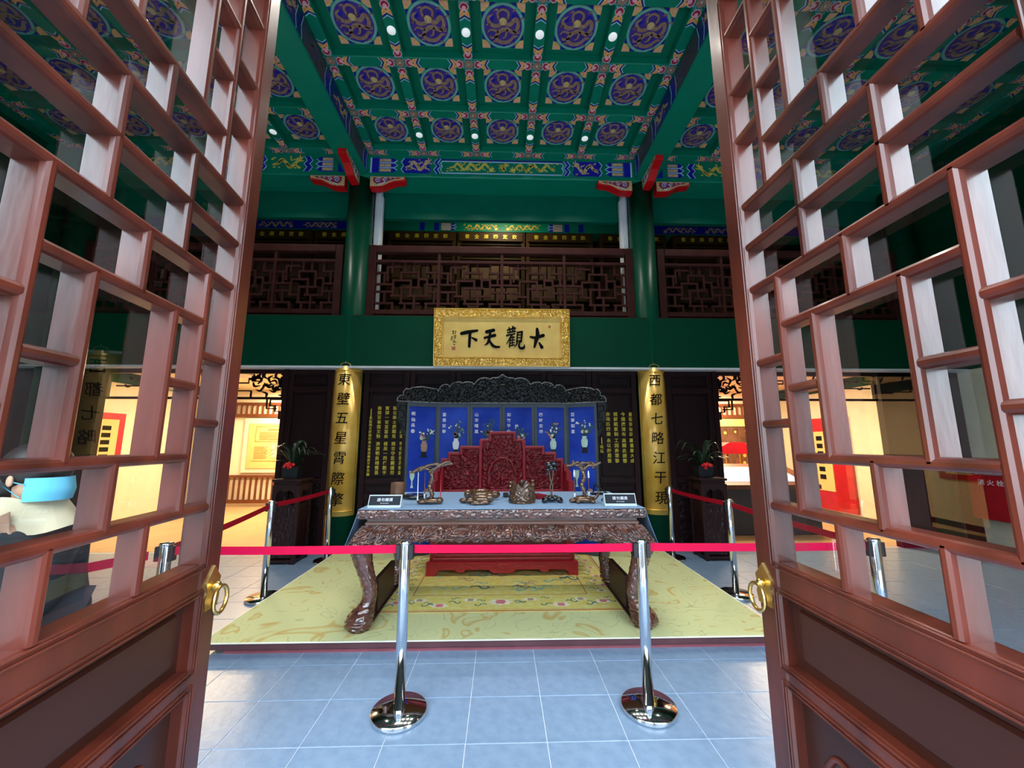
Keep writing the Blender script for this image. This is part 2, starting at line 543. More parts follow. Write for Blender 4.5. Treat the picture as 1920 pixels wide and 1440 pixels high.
# ---- coffered ceiling
CZ = 6.2
ceil = struct('ceiling', 'green coffered ceiling painted with dragon medallions', (0, 0, CZ))
sl = MB(); sl.box(-7.4, 7.4, .1, 5.75, 6.31, 6.5)
sl.build('ceiling_slab', 'green_margin', ceil)
sl = MB(); sl.box(-7.4, 7.4, 5.75, 10.2, 6.35, 6.5)
sl.build('gallery_ceiling_slab', 'green_deep', ceil)
BX = [-2.12, -1.272, -.424, .424, 1.272, 2.12]
SXL = [-2.62 - .85 * i for i in range(6)]
SXR = [2.62 + .85 * i for i in range(6)]
RY = [5.64 - .754 * i for i in range(8)]
for x in BX + SXL + SXR:
    b = MB(); b.box(x - .065, x + .065, .12, 5.7, CZ, 6.31, ch=.006)
    b.build('coffer_bar', 'green_paint', ceil)
for y in RY:
    for x0, x1 in ((BX[0], BX[-1]), (SXL[-1], SXL[0]), (SXR[0], SXR[-1])):
        b = MB(); b.box(x0, x1, y - .065, y + .065, CZ + .001, 6.31, ch=.006)
        b.build('coffer_bar', 'green_paint', ceil)

D = Vector((0, 0, -1))
cm = MB()
cm.box(-.25, .25, -.25, .25, -.012, 0, m=0)
fr = [(-.25, .25), (.25, .25), (.25, -.25), (-.25, -.25)]
for sx in (1, -1):
    for sy in (1, -1):
        cm.prism([(sx * .245, sy * .245), (sx * .245, sy * .15), (sx * .205, sy * .16), (sx * .16, sy * .205), (sx * .15, sy * .245)], (0, 0, -.012), X, Y, D * .003, m=1)
        cm.prism([(sx * .23, sy * .232), (sx * .23, sy * .2), (sx * .2, sy * .23)], (0, 0, -.015), X, Y, D * .002, m=2)
        cm.prism([(sx * .244, sy * .145), (sx * .244, sy * .075), (sx * .2, sy * .15)], (0, 0, -.012), X, Y, D * .003, m=3)
        cm.prism([(sx * .145, sy * .244), (sx * .075, sy * .244), (sx * .15, sy * .2)], (0, 0, -.012), X, Y, D * .003, m=3)
cm.disc((0, 0, -.012), .245, X, Y, D * .005, m=4, n=36)
cm.disc((0, 0, -.017), .218, X, Y, D * .003, m=5, n=36)
for a, rr in ((2.2, .15), (.9, .17), (5.6, .17), (3.8, .165), (1.5, .19), (4.7, .19)):
    cm.disc((rr * cos(a), rr * sin(a), -.02), .035, X, Y, D * .001, m=6, n=10)
coffer_me = cm.mesh('coffer_panel', ['teal_light', 'peach', 'rose', 'deep_blue', 'mint', 'indigo', 'royal_blue'])

def dragon_disc():
    d = MB(); o = (0, 0, -.02)
    st = lambda p, w: d.ribbon([(x, -y) for x, y in p], [q * .8 for q in w], o, X, Y, D * .008, n=5)
    st([(0, .05), (-.07, .01), (-.14, .03), (-.17, .09), (-.12, .13)], [.05, .05, .05, .04, .015])
    st([(0, .05), (.08, .03), (.14, .09), (.175, .03), (.13, -.05), (.04, -.02), (-.04, -.05), (-.08, -.12), (-.01, -.17), (.07, -.155), (.13, -.1), (.17, -.1)],
       [.05, .055, .05, .05, .05, .055, .055, .05, .05, .045, .035, .015])
    st([(-.05, .08), (-.06, .15), (0, .185), (.06, .15), (.05, .08)], [.03, .03, .03, .03, .03])
    st([(-.06, -.05), (-.14, -.03), (-.18, -.06)], [.03, .025, .01])
    st([(-.06, -.1), (-.13, -.12), (-.15, -.09)], [.03, .025, .01])
    st([(.05, -.03), (.03, -.1), (.0, -.12)], [.03, .025, .01])
    st([(.12, -.04), (.18, -.06), (.19, -.03)], [.025, .02, .01])
    for x, y in ((-.1, .17), (.11, .17), (-.19, .02), (.1, -.19), (-.12, -.17), (.2, .09)):
        st([(x, y), (x + .03, y + .012), (x + .045, y - .005)], [.012, .018, .006])
    d.disc((0, -.065, -.028), .042, X, Y, D * .006, m=1, n=10)
    d.disc((0, -.075, -.034), .014, X, Y, D * .003, m=2, n=8)
    return d.mesh('dragon_relief', ['bronze_brown', 'antique_gold', 'yellow_gold'])
dragon_me = dragon_disc()

def cross_mesh(arms):
    c = MB()
    z = (0, 0, 0)
    for k in arms:
        a = k * pi / 2
        ax = Vector((cos(a), sin(a), 0)); ay = Vector((-sin(a), cos(a), 0))
        P = lambda poly, m, h: c.prism(poly, (0, 0, 0), ax, ay, D * h, m)
        w = .062
        P([(.27, w), (.28, w), (.243, 0), (.28, -w), (.27, -w), (.232, 0)], 0, .0015)
        P([(.245, w), (.262, w), (.225, 0), (.262, -w), (.245, -w), (.208, 0)], 1, .0015)
        P([(.14, .026), (.19, .055), (.243, w), (.206, 0), (.243, -w), (.19, -.055), (.14, -.026)], 2, .002)
        P([(.185, .012), (.225, .045), (.19, .045)], 3, .003); P([(.185, -.012), (.225, -.045), (.19, -.045)], 3, .003)
        P([(.07, 0), (.085, .034), (.115, .058), (.145, .05), (.163, .02), (.163, -.02), (.145, -.05), (.115, -.058), (.085, -.034)], 4, .0028)
        P([(.08, 0), (.092, .028), (.115, .046), (.14, .04), (.143, .024), (.12, .022), (.108, 0), (.12, -.022), (.143, -.024), (.14, -.04), (.115, -.046), (.092, -.028)], 5, .0036)
        P([(.165, .008), (.18, .008), (.18, -.008), (.165, -.008)], 6, .004)
        for s in (-1, 1):
            for q in (0, 1, 2):
                P([(.05 + q * .014, s * (.075 - q * .014)), (.056 + q * .014, s * (.079 - q * .014)), (.044 + q * .014, s * (.051 - q * .014)), (.038 + q * .014, s * (.047 - q * .014))], 0 if q != 1 else 1, .0015)
    c.disc((0, 0, 0), .058, X, Y, D * .004, 7, 20)
    c.disc((0, 0, -.004), .009, X, Y, D * .004, 8, 8)
    return c.mesh('cross_ornament', ['pale_blue', 'deep_blue', 'peach', 'orange', 'rose', 'crimson', 'olive', 'bronze_brown', 'paint_white'])
CROSS = {}
def put_cross(x, y, arms):
    if arms not in CROSS: CROSS[arms] = cross_mesh(arms)
    o = inst('cross_ornament', CROSS[arms], (x, y, CZ - .0005), ceil); o.scale = (.93, .93, 1)
for xs in (BX, SXL[::-1], SXR):
    for i, x in enumerate(xs):
        for j, y in enumerate(RY):
            arms = [0, 1, 2, 3]
            if i == 0: arms.remove(2)
            if i == len(xs) - 1: arms.remove(0)
            if j == 0: arms.remove(1)
            put_cross(x, y, tuple(arms))
    for i in range(len(xs) - 1):
        for j in range(len(RY) - 1):
            c = inst('coffer_panel', coffer_me, ((xs[i] + xs[i + 1]) / 2, (RY[j] + RY[j + 1]) / 2, 6.31), ceil)
            dr = bpy.data.objects.new('dragon_relief', dragon_me); COL.objects.link(dr); dr.parent = c

# downlights on the bars
lm = MB(); lm.lathe([(.05, 0), (.05, -.006), (.043, -.01), (.0, -.01)], n=20)
rim = lm.mesh('downlight', ['ceiling_lamp_white'])
def downlight(x, y, label):
    o = bpy.data.objects.new('ceiling_downlight', rim); COL.objects.link(o); o.location = (x, y, CZ)
    tag(o, label, 'downlight', 'round downlights on the coffer bars')
    ld = bpy.data.lights.new('downlight_beam', 'SPOT'); ld.energy = 9; ld.spot_size = radians(110); ld.spot_blend = .8; ld.shadow_soft_size = .05; ld.color = (1, .95, .86)
    lo = bpy.data.objects.new('downlight_beam', ld); COL.objects.link(lo); lo.parent = o; lo.location = (0, 0, -.015)
names = ['first', 'second', 'third', 'fourth']
for row, y in (('row farther from the painted beam', RY[2] - .377), ('row next to the painted beam', RY[0] - .377)):
    for i, x in enumerate(BX[1:-1]):
        downlight(x, y, 'white ceiling downlight, %s from the left in the %s' % (names[i], row))
downlight(SXL[1], RY[0] - .377, 'round white ceiling downlight beyond the left main beam')
downlight(SXR[1], RY[0] - .377, 'round white ceiling downlight beyond the right main beam')

# ---- painted work shared by beams
FM = ['royal_blue', 'pale_blue', 'antique_gold', 'yellow_gold', 'green_paint', 'deep_blue', 'olive', 'mint']
def squiggle(b, cx, cz, w, h, o, ax, ay, d, m, seed, flip=1):
    """coiling dragon: thick S body, head with horns, legs and flame licks"""
    rnd = random.Random(seed)
    n = max(3, int(round(w / h * 1.5)))
    pts = []
    for i in range(n * 2 + 1):
        t = i / (n * 2)
        pts.append((cx + flip * (t - .5) * w * .8 + flip * .06 * h * (i % 2), cz + h * (.0 if i % 2 else (.27 if i % 4 else -.27)) * (1 if i else .4)))
    N = len(pts)
    wid = [h * (.05 + .17 * sin(pi * min(1, (i / (N - 1)) * .7 + .12)) ** .8) for i in range(N)]
    b.ribbon(pts, wid, o, ax, ay, d, m, n=5)
    hx, hz = pts[-1]
    b.disc(Vector(o) + Vector(ax) * hx + Vector(ay) * hz, h * .17, ax, ay, d * 1.1, m, 9)
    for a in (.5, 1.1, -.4):
        b.ribbon([(hx, hz), (hx + flip * h * .24 * cos(a), hz + h * .24 * sin(a)), (hx + flip * h * .36 * cos(a + .3), hz + h * .36 * sin(a + .3))], [h * .1, h * .07, h * .02], o, ax, ay, d, m, n=3, capped=False)
    for i in range(1, N - 1, 2):
        x, z = pts[i]; s = rnd.choice((-1, 1))
        b.ribbon([(x, z), (x + h * .16, z + s * h * .2), (x + h * .3, z + s * h * .22), (x + h * .34, z + s * h * .34)], [h * .12, h * .08, h * .06, h * .02], o, ax, ay, d, m, n=3, capped=False)
    for i in range(n * 4):
        x = cx + (rnd.random() - .5) * w * .95; z = cz + rnd.choice((-1, 1)) * rnd.uniform(.2, .42) * h
        l = h * rnd.uniform(.08, .18); a = rnd.uniform(0, 2 * pi)
        b.ribbon([(x, z), (x + l * cos(a), z + l * sin(a) * .6), (x + l * 1.6 * cos(a + .7), z + l * .6 * sin(a + .7))], [h * .03, h * .08, h * .015], o, ax, ay, d * .9, m, n=3, capped=False)

def stripes(b, x0, x1, z0, z1, s, o, ax, ay, d):
    """blue block with gold bars and white lines; s=+1 points to x1"""
    h = z1 - z0
    q = lambda t: x0 + (x1 - x0) * t if s > 0 else x1 - (x1 - x0) * t
    for k in range(3):
        a, c = z0 + h * (k / 3 + .02), z0 + h * ((k + 1) / 3 - .02); mid = (a + c) / 2
        b.prism([(q(0), a), (q(.75), a), (q(.95), mid), (q(.75), c), (q(0), c)], o, ax, ay, d * .5, 0)
        b.prism([(q(.02), a + h * .05), (q(.62), a + h * .05), (q(.62), c - h * .05), (q(.02), c - h * .05)], o, ax, ay, d * .8, 2)
    for k in (1, 2):
        zc = z0 + h * k / 3
        b.ribbon([(q(0), zc), (q(.78), zc), (q(.95), zc + (.16 * h if k == 2 else -.16 * h))], h * .06, o, ax, ay, d, 1, raw=True, capped=False)
    b.ribbon([(q(.78), z0 + h * .66), (q(1), z0 + h * .5), (q(.78), z0 + h * .34)], h * .05, o, ax, ay, d, 1, raw=True, capped=False)

def zigzag(b, x, z0, z1, s, o, ax, ay, d, w=.06):
    zm = (z0 + z1) / 2
    k = s * .05
    zz = [(x, z1), (x - k, z0 + (z1 - z0) * .72), (x, zm), (x - k, z0 + (z1 - z0) * .28), (x, z0)]
    b.prism(zz + [(p + s * w, q) for p, q in zz[::-1]], o, ax, ay, d * .6, 0)
    b.ribbon(zz, .012, o, ax, ay, d, 1, raw=True, capped=False)
    b.ribbon([(p + s * w, q) for p, q in zz], .012, o, ax, ay, d, 1, raw=True, capped=False)

F0, F1 = 5.885, 6.15
def frieze_center(b, o, d):
    ax, ay = X, Z
    for s in (-1, 1):
        x = lambda v: s * v
        b.prism([(x(2.12), F0), (x(2.01), F0), (x(2.01), F1), (x(2.12), F1)], o, ax, ay, d * .6, 0)
        b.prism([(x(2.145), F0), (x(2.12), F0), (x(2.12), F1), (x(2.145), F1)], o, ax, ay, d * .6, 1)
        a, c = sorted((x(2.0), x(1.7)))
        stripes(b, a, c, F0, F1, -s, o, ax, ay, d)
        b.prism([(x(1.60), F0), (x(1.63), (F0 * 3 + F1) / 4), (x(1.6), (F0 + F1) / 2), (x(1.63), (F0 + 3 * F1) / 4), (x(1.6), F1), (x(1.19), F1), (x(1.16), (F0 + 3 * F1) / 4), (x(1.19), (F0 + F1) / 2), (x(1.16), (F0 * 3 + F1) / 4), (x(1.19), F0)], o, ax, ay, d * .5, 0)
        zz = [(x(1.60), F0), (x(1.65), (F0 * 3 + F1) / 4), (x(1.61), (F0 + F1) / 2), (x(1.65), (F0 + 3 * F1) / 4), (x(1.6), F1)]
        b.ribbon(zz, .012, o, ax, ay, d, 1, raw=True, capped=False)
        squiggle(b, x(1.4), (F0 + F1) / 2, .42, .25, o, ax, ay, d, 2, 5 + s, flip=-s)
        zigzag(b, x(1.07), F0, F1, -s, o, ax, ay, d)
    e = .04
    zm = (F0 + F1) / 2
    pts = [(-.98, F1 - e), (-1.01, zm + .05), (-.98, zm), (-1.01, zm - .05), (-.98, F0 + e * .3), (.98, F0 + e * .3), (1.01, zm - .05), (.98, zm), (1.01, zm + .05), (.98, F1 - e)]
    b.ribbon(pts + [pts[0]], .016, o, ax, ay, d, 1, raw=True, capped=False)
    b.prism([(-1.0, F1 - .03), (1.0, F1 - .03), (1.0, F1), (-1.0, F1)], o, ax, ay, d * .5, 5)
    for s in (-1, 1):
        squiggle(b, s * .52, zm, .84, .2, o, ax, ay, d, 3, 21 + s, flip=-s)
    squiggle(b, 0, zm, .14, .16, o, ax, ay, d, 3, 33)
def frieze_side(b, s, o, d):
    ax, ay = X, Z
    q = lambda v: s * v
    b.prism([(q(2.56), F0), (q(2.66), F0), (q(2.66), F1), (q(2.56), F1)], o, ax, ay, d * .6, 0)
    a, c = sorted((q(2.74), q(3.02))); stripes(b, a, c, F0, F1, s, o, ax, ay, d)
    zigzag(b, q(3.12), F0, F1, s, o, ax, ay, d, .09)
    squiggle(b, q(3.5), (F0 + F1) / 2, .5, .25, o, ax, ay, d, 3, 44, flip=-s)
    zigzag(b, q(3.85), F0, F1, s, o, ax, ay, d)
    b.prism([(q(4.0), F0), (q(4.75), F0), (q(4.8), (F0 + F1) / 2), (q(4.75), F1), (q(4.0), F1)], o, ax, ay, d * .5, 0)
    squiggle(b, q(4.4), (F0 + F1) / 2, .6, .22, o, ax, ay, d, 2, 45, flip=-s)
    zigzag(b, q(4.95), F0, F1, s, o, ax, ay, d)
    squiggle(b, q(5.5), (F0 + F1) / 2, .8, .2, o, ax, ay, d, 3, 46, flip=-s)

# cross beam carrying the frieze, over the columns
fbm = struct('trim_1', 'green cross beam with painted blue and gold dragon frieze', (0, 5.9, 5.82))
b = MB(); b.box(-7.4, 7.4, 5.7, 6.14, 5.82, 6.31, ch=.012); b.build('beam_body', 'green_paint', fbm)
b = MB(); frieze_center(b, (0, 5.7, 0), Vector((0, -.006, 0))); b.build('frieze_painting', FM, fbm)
for s in (-1, 1):
    b = MB(); frieze_side(b, s, (0, 5.7, 0), Vector((0, -.006, 0))); b.build('frieze_painting', FM, fbm)
b = MB(); b.box(-7.4, 7.4, 6.16, 6.24, 5.36, 5.86)
tag(b.build('trim_2', 'green_mid'), 'plain green board under the frieze beam', kind='structure')

# main beams running from the columns towards the doors
for n, s in ((3, -1), (4, 1)):
    mb = struct('trim_%d' % n, 'heavy green main beam on the %s side with painted flanks' % ('left' if s < 0 else 'right'), (s * 2.37, 3, 5.88))
    b = MB(); b.box(min(s * 2.19, s * 2.55), max(s * 2.19, s * 2.55), .15, 5.7, 5.86, 6.31, ch=.012); b.build('beam_body', 'green_paint', mb)
    b = MB(); y = 5.66
    o, ax, ay, d = (s * 2.19, 0, 0), Y, Z, Vector((-s * .005, 0, 0))
    k = 0
    while y > .8:
        y1 = y - (.12, .55, .1, .5)[k % 4]
        mm = (0, 6, 5, 5)[k % 4]
        b.prism([(y, 5.89), (y1, 5.89), (y1 - .03, 6.02), (y1, 6.18), (y, 6.18), (y - .03, 6.02)], o, ax, ay, d * .6, mm)
        b.ribbon([(y - .01, 5.89), (y - .04, 6.02), (y - .01, 6.18)], .01, o, ax, ay, d, 1, raw=True, capped=False)
        if k % 2: squiggle(b, (y + y1) / 2, 6.03, y - y1 - .1, .2, o, ax, ay, d, 2 if k % 4 == 3 else 6, 60 + k)
        y = y1 - .015; k += 1
    b.build('flank_painting', FM, mb)

# gallery floor beam (dark green) with white bead
gb = struct('trim_5', 'broad dark green gallery beam with a white bead below', (0, 5.9, 2.68))
b = MB(); b.box(-7.4, 7.4, 5.703, 6.1, 2.685, 3.47); b.build('beam_body', 'green_deep', gb)
b = MB(); b.box(-7.4, 7.4, 5.71, 6.1, 3.47, 3.482); b.build('beam_ledge', 'lattice_wood', gb)
b = MB(); b.box(-7.4, 7.4, 5.69, 5.95, 2.655, 2.685); b.build('white_bead', 'white_paint', gb)
b = MB(); b.box(-7.4, 7.4, 6.1, 10.1, 3.2, 3.45); tag(b.build('floor_gallery', 'dark_wood'), 'wooden floor of the upper gallery', kind='structure')

# columns
def column(x, label):
    c = MB()
    c.lathe([(.0, 0), (.2, 0), (.2, 5.83), (0, 5.83)], (x, 5.9, 0), 40)
    tag(c.build('column', 'green_column'), label, 'column', 'green columns along the gallery')
column(-2.33, 'tall green round column behind the golden plaque beside the left plant')
column(2.33, 'tall green round column behind the golden plaque beside the right plant')
column(-6.75, 'green round column seen through the left door glass')
column(6.75, 'green round column beside the red cabinet seen through the right door glass')

# ---- panelled wall between the columns (wall_back) and its side pieces
wb = struct('wall_back', 'dark brown panelled wall of tall leaves below the gallery beam', (0, 5.9, 0))
def leaf(x0, x1, carved=False):
    f = MB(); y = 5.85; yb = 5.93; st = .085
    rails = [(0, .1), (.72, .80), (.95, 1.02), (2.31, 2.40), (2.585, 2.655)]
    f.box(x0, x0 + st, y, yb, 0, 2.655, ch=.006); f.box(x1 - st, x1, y, yb, 0, 2.655, ch=.006)
    for a, c in rails: f.box(x0 + st, x1 - st, y, yb, a, c, ch=.006)
    o = f.build('panel_leaf', 'dark_wood', wb)
    for (a, c) in ((.1, .72), (.8, .95), (1.02, 2.31), (2.4, 2.585)):
        p = MB()
        if carved and a < .9:
            nx, nz = 26, int((c - a) * 60) + 4
            p.grid(lambda u, v: (x0 + st + (x1 - x0 - 2 * st) * u, y + .028 - .02 * carve(u * .5 + x0, v * (c - a), 22, x0), a + (c - a) * v), nx, nz, back=(0, .02, 0))
        else:
            p.box(x0 + st - .002, x1 - st + .002, y + .035, yb - .01, a - .002, c + .002)
            p.box(x0 + st + .03, x1 - st - .03, y + .026, yb - .01, a + .03, c - .03, ch=.008)
        p.build('panel', 'dark_wood_panel', o)
xs = [-2.1 + .70 * i for i in range(7)]
for i in range(6): leaf(xs[i] + .003, xs[i + 1] - .003)
leaf(-3.24, -2.56, True); leaf(2.56, 3.30, True)
b = MB(); b.box(-7.4, 7.4, 5.86, 5.95, 2.6, 2.66); b.build('wall_head_rail', 'dark_wood', wb)
for s in (-1, 1):
    b = MB(); b.box(min(s * 6.0, s * 7.3), max(s * 6.0, s * 7.3), 5.86, 5.96, 0, 2.66); b.build('end_panel', 'dark_wood_panel', wb)
    b = MB(); x = -3.3 if s < 0 else 3.36
    b.box(min(x, x - s * .07), max(x, x - s * .07), 5.83, 5.95, 0, 2.655); b.build('opening_jamb', 'dark_wood', wb)

# ---- lit rooms behind
wr = MB(); wr.box(-7.5, 7.5, 9.95, 10.1, 0, 3.2); tag(wr.build('wall_rear', 'plaster_warm'), 'warm cream rear wall of the lit rooms', kind='structure')
for n, s in (('left', -1), ('right', 1)):
    b = MB(); b.box(min(s * 7.3, s * 7.45), max(s * 7.3, s * 7.45), .3, 10.1, 0, 2.68); b.box(min(s * 7.29, s * 7.45), max(s * 7.29, s * 7.45), .3, 10.1, 2.68, 6.4, 1)
    tag(b.build('wall_' + n, ['plaster_cream', 'green_deep']), 'cream and dark green end wall seen through the %s door glass' % n, kind='structure')
b = MB(); b.box(-7.4, 7.4, 5.96, 10.1, 2.9, 3.19); tag(b.build('ceiling_inner', 'plaster_warm'), 'cream ceiling of the lit rooms under the gallery', kind='structure')
b = MB(); b.box(-2.3, -2.2, 5.96, 9.95, 0, 2.9); b.box(2.2, 2.3, 5.96, 9.95, 0, 2.9)
tag(b.build('wall_partition', 'plaster_warm'), 'cream partition walls behind the panelled wall', kind='structure')
b = MB(); b.box(-7.4, 7.4, 10.1, 10.2, 3.2, 6.4); tag(b.build('wall_gallery', 'dark_wood'), 'dark rear wall of the upper gallery', kind='structure')
# door frame around the camera's doorway
for n, (x0, x1, z0, z1) in ((6, (.745, .93, 0, 3.3)), (7, (-.90, -.715, 0, 3.3)), (8, (-.9, .93, 3.3, 3.55))):
    b = MB(); b.box(x0, x1, .22, .36, z0, z1, ch=.01)
    tag(b.build('trim_%d' % n, 'door_wood'), 'reddish brown wooden door frame piece around the entrance', kind='structure')
b = MB(); b.box(-7.4, 7.4, .1, .3, 3.55, 6.4); b.box(-7.4, -3.1, .1, .3, 0, 3.55); b.box(3.1, 7.4, .1, .3, 0, 3.55)
tag(b.build('wall_front', 'plaster_cream'), 'cream front wall around the wide entrance bay', kind='structure')
# ================================================================== door leaves
A0 = 1.245
LV = [1.385, 1.515, 1.85, 1.985, 2.115, 2.245, 2.38, 2.72, 2.85]
HSEG = [(0, .6, 1.385), (.1, .5, 1.515), (.1, .5, 1.85), (0, .6, 1.985), (0, .6, 2.115), (0, .6, 2.245), (.1, .5, 2.38), (.1, .5, 2.72), (0, .6, 2.85),
        (.1, .2, 1.685), (.4, .5, 1.685), (0, .1, 1.60), (0, .1, 1.77), (.5, .6, 1.60), (.5, .6, 1.77),
        (.1, .2, 2.55), (.4, .5, 2.55), (0, .1, 2.465), (0, .1, 2.635), (.5, .6, 2.465), (.5, .6, 2.635)]
VSEG = [(.2, A0, 1.385), (.4, A0, 1.385), (.1, 1.385, 1.985), (.5, 1.385, 1.985), (.3, 1.385, 1.515), (.2, 1.515, 1.85), (.4, 1.515, 1.85), (.3, 1.85, 1.985),
        (.2, 1.985, 2.245), (.4, 1.985, 2.245), (.1, 2.245, 2.85), (.5, 2.245, 2.85), (.3, 2.245, 2.38), (.2, 2.38, 2.72), (.4, 2.38, 2.72), (.3, 2.72, 2.85),
        (.2, 2.85, 2.985), (.4, 2.85, 2.985)]
def door(name, label, hinge, rot, s):
    """leaf in local axes: x from hinge to free edge, z up; the face towards the doorway at y=0, thickness to s*y"""
    L = .76; inner = .675
    d = struct(name, label, hinge); d.rotation_euler = (0, 0, rot)
    def part(nm, m, mb, parent=d, lab=None):
        o = mb.build(nm, m, parent, lab, local=True); return o
    T = .058
    def bx(mb, x0, x1, d0, d1, z0, z1, ch=.004, m=0):
        y0, y1 = sorted((s * d0, s * d1)); return mb.box(x0, x1, y0, y1, z0, z1, m, ch)
    part('stile', 'door_wood', bx(MB(), inner, L, 0, T, .05, 3.12, .006), lab='broad lock stile carrying the ring pull')
    part('stile', 'door_wood', bx(MB(), 0, .075, 0, T, .05, 3.12, .006))
    for z0, z1 in ((1.165, A0), (.945, 1.0), (.05, .33), (2.985, 3.12)):
        part('rail', 'door_wood', bx(MB(), .075, inner, 0, T, z0, z1, .006))
    bd = MB()
    for z0, z1 in ((A0 + .004, 2.98), (1.004, 1.161), (.334, .941)):
        for k, e in ((0, .006), (1, .016)):
            for x in (inner + e, .075 - e - .005):
                bx(bd, x, x + .005, -.004, .004, z0 - e, z1 + e, .0015)
            for z in (z0 - e - .005, z1 + e):
                if z > .06: bx(bd, .075 - e, inner + e, -.004, .004, z, z + .005, .0015)
    part('bead_moulding', 'door_wood', bd)
    w = .0112; dp = .046
    prof = [(-w, dp), (-w, .008), (-w * .75, .002), (-w * .3, -.001), (w * .3, -.001), (w * .75, .002), (w, .008), (w, dp)]
    for x0, x1, z in HSEG:
        a, b = inner - x1, inner - x0
        if x1 < .6 - 1e-6: a += w * .6
        if x0 > 1e-6: b -= w * .6
        m = MB(); m.prism([(p, s * q) for p, q in prof], (a, 0, z), Z, Y, (b - a, 0, 0))
        part('lattice_bar', 'door_wood', m)
    for x, z0, z1 in VSEG:
        m = MB(); m.prism([(p, s * q) for p, q in prof], (inner - x, 0, z0), X, Y, (0, 0, z1 - z0))
        part('lattice_bar', 'door_wood', m)
    g_ = MB(); bx(g_, .076, inner - .001, .0465, .0505, A0 + .001, 2.984, 0)
    part('pane', 'window_glass', g_, lab='clear glass pane behind the lattice')
    p = MB(); bx(p, .072, inner + .003, .03, .05, .998, 1.167, 0); bx(p, .10, inner - .028, .022, .05, 1.022, 1.143, .006)
    part('panel', 'door_panel_wood', p)
    p = MB(); bx(p, .072, inner + .003, .03, .05, .328, .947, 0)
    c = part('panel', 'door_panel_wood', p)
    q = MB()
    cx, cz = (inner + .075) / 2, .64
    def curl(pts, r=.007):
        for sx in (1, -1):
            q.tube([(cx + sx * x, s * .028, cz + z) for x, z in catmull(pts, 6)], r, 6, flat=((0, 1, 0), .8))
    curl([(0, .21), (.08, .2), (.11, .14), (.05, .12), (.05, .17), (.12, .19), (.2, .22), (.24, .18)])
    curl([(0, .1), (.1, .09), (.16, .03), (.1, -.02), (.06, .03), (.12, .05)])
    curl([(0, -.21), (.08, -.2), (.11, -.14), (.05, -.12), (.05, -.17), (.12, -.19), (.2, -.22), (.24, -.18)])
    curl([(.2, .1), (.24, .03), (.22, -.05), (.17, -.09), (.24, -.13)])
    curl([(0, .03), (.04, 0), (0, -.04)])
    part('carved_scroll', 'door_wood', q, c)
    # ring pull
    h = MB(); hx, hz = inner + .055, 1.165
    plate = [(-.026, -.045), (-.032, -.02), (-.024, 0), (-.032, .025), (-.018, .04), (0, .062), (.018, .04), (.032, .025), (.024, 0), (.032, -.02), (.026, -.045)]
    h.prism(plate, (hx, 0, hz), X, Z, (0, -s * .004, 0))
    h.ball((hx, -s * .012, hz + .01), .012)
    hd = part('door_handle', 'brass', h, lab='scalloped brass plate with ring pull')
    r = MB(); rr = .032
    r.tube([(hx + .004 * cos(t) + rr * sin(t) * .95, -s * (.02 + .006 * sin(t * .5)), hz + .008 - rr + rr * cos(t)) for t in [2 * pi * i / 24 for i in range(24)]], .0052, 8, closed=True)
    part('ring', 'brass', r, hd)
    return d
door('door_1', 'open reddish brown lattice door leaf with glass at the left edge', (-.6753, .3843, 0), radians(90 + 7.07), 1)
door('door_2', 'open reddish brown lattice door leaf with glass at the right edge', (.715, .36, 0), radians(90), -1)

# ================================================================== gallery
LSEG_H = [(0, 70, 605), (160, 275, 600), (325, 400, 600), (275, 330, 650), (110, 225, 660), (0, 110, 690), (330, 400, 690), (160, 285, 715), (0, 110, 745), (330, 400, 745),
          (100, 160, 775), (210, 330, 775), (0, 110, 830), (160, 280, 830), (325, 400, 830), (70, 160, 560)]
LSEG_V = [(100, 530, 600), (185, 530, 600), (245, 530, 600), (330, 530, 600), (50, 605, 690), (160, 600, 660), (275, 600, 715), (330, 650, 775), (380, 605, 690), (110, 660, 775),
          (225, 660, 775), (165, 715, 830), (55, 745, 830), (380, 745, 830), (110, 830, 880), (190, 830, 880), (250, 775, 880), (330, 830, 880), (70, 560, 660)]
def balustrade(x0, x1, n, label):
    t = thing('gallery_balustrade', label, 'balustrade', ((x0 + x1) / 2, 5.9, 3.485), 'wooden lattice balustrades of the gallery')
    ya, yb = 5.84, 5.93
    for x in (x0, x1 - .12):
        b = MB(); b.box(x, x + .12, ya - .01, yb + .01, 3.485, 4.70, ch=.006); b.build('post', 'lattice_wood', t)
    b = MB(); b.box(x0 + .12, x1 - .12, ya - .01, yb + .01, 4.58, 4.70, ch=.01); b.build('top_rail', 'lattice_wood', t)
    b = MB(); b.box(x0 + .12, x1 - .12, ya, yb, 4.41, 4.455); b.build('rail', 'lattice_wood', t)
    b = MB(); b.box(x0 + .12, x1 - .12, ya, yb, 3.55, 3.62); b.build('rail', 'lattice_wood', t)
    W = (x1 - x0 - .24) / n
    for k in range(n):
        a = x0 + .12 + k * W
        if k:
            b = MB(); b.box(a - .022, a + .022, ya + .002, yb - .002, 3.62, 4.58); b.build('mullion', 'lattice_wood', t)
        u = lambda p: a + .02 + (W - .04) * p / 400
        v = lambda q: 3.62 + (880 - q) / 350 * .79
        b = MB(); hw = .0165
        for p, q, y in LSEG_H: b.box(u(p) - hw, u(q) + hw, ya + .02, ya + .05, v(y) - hw, v(y) + hw)
        for p, y0, y1 in LSEG_V: b.box(u(p) - hw, u(p) + hw, ya + .021, ya + .049, v(y1) - hw, v(y0) + hw)
        b.build('lattice_panel', 'lattice_wood', t)
balustrade(-2.14, 2.14, 4, 'reddish wooden lattice balustrade between the two columns above the golden board')
balustrade(-6.55, -2.54, 4, 'reddish wooden lattice balustrade beyond the left column')
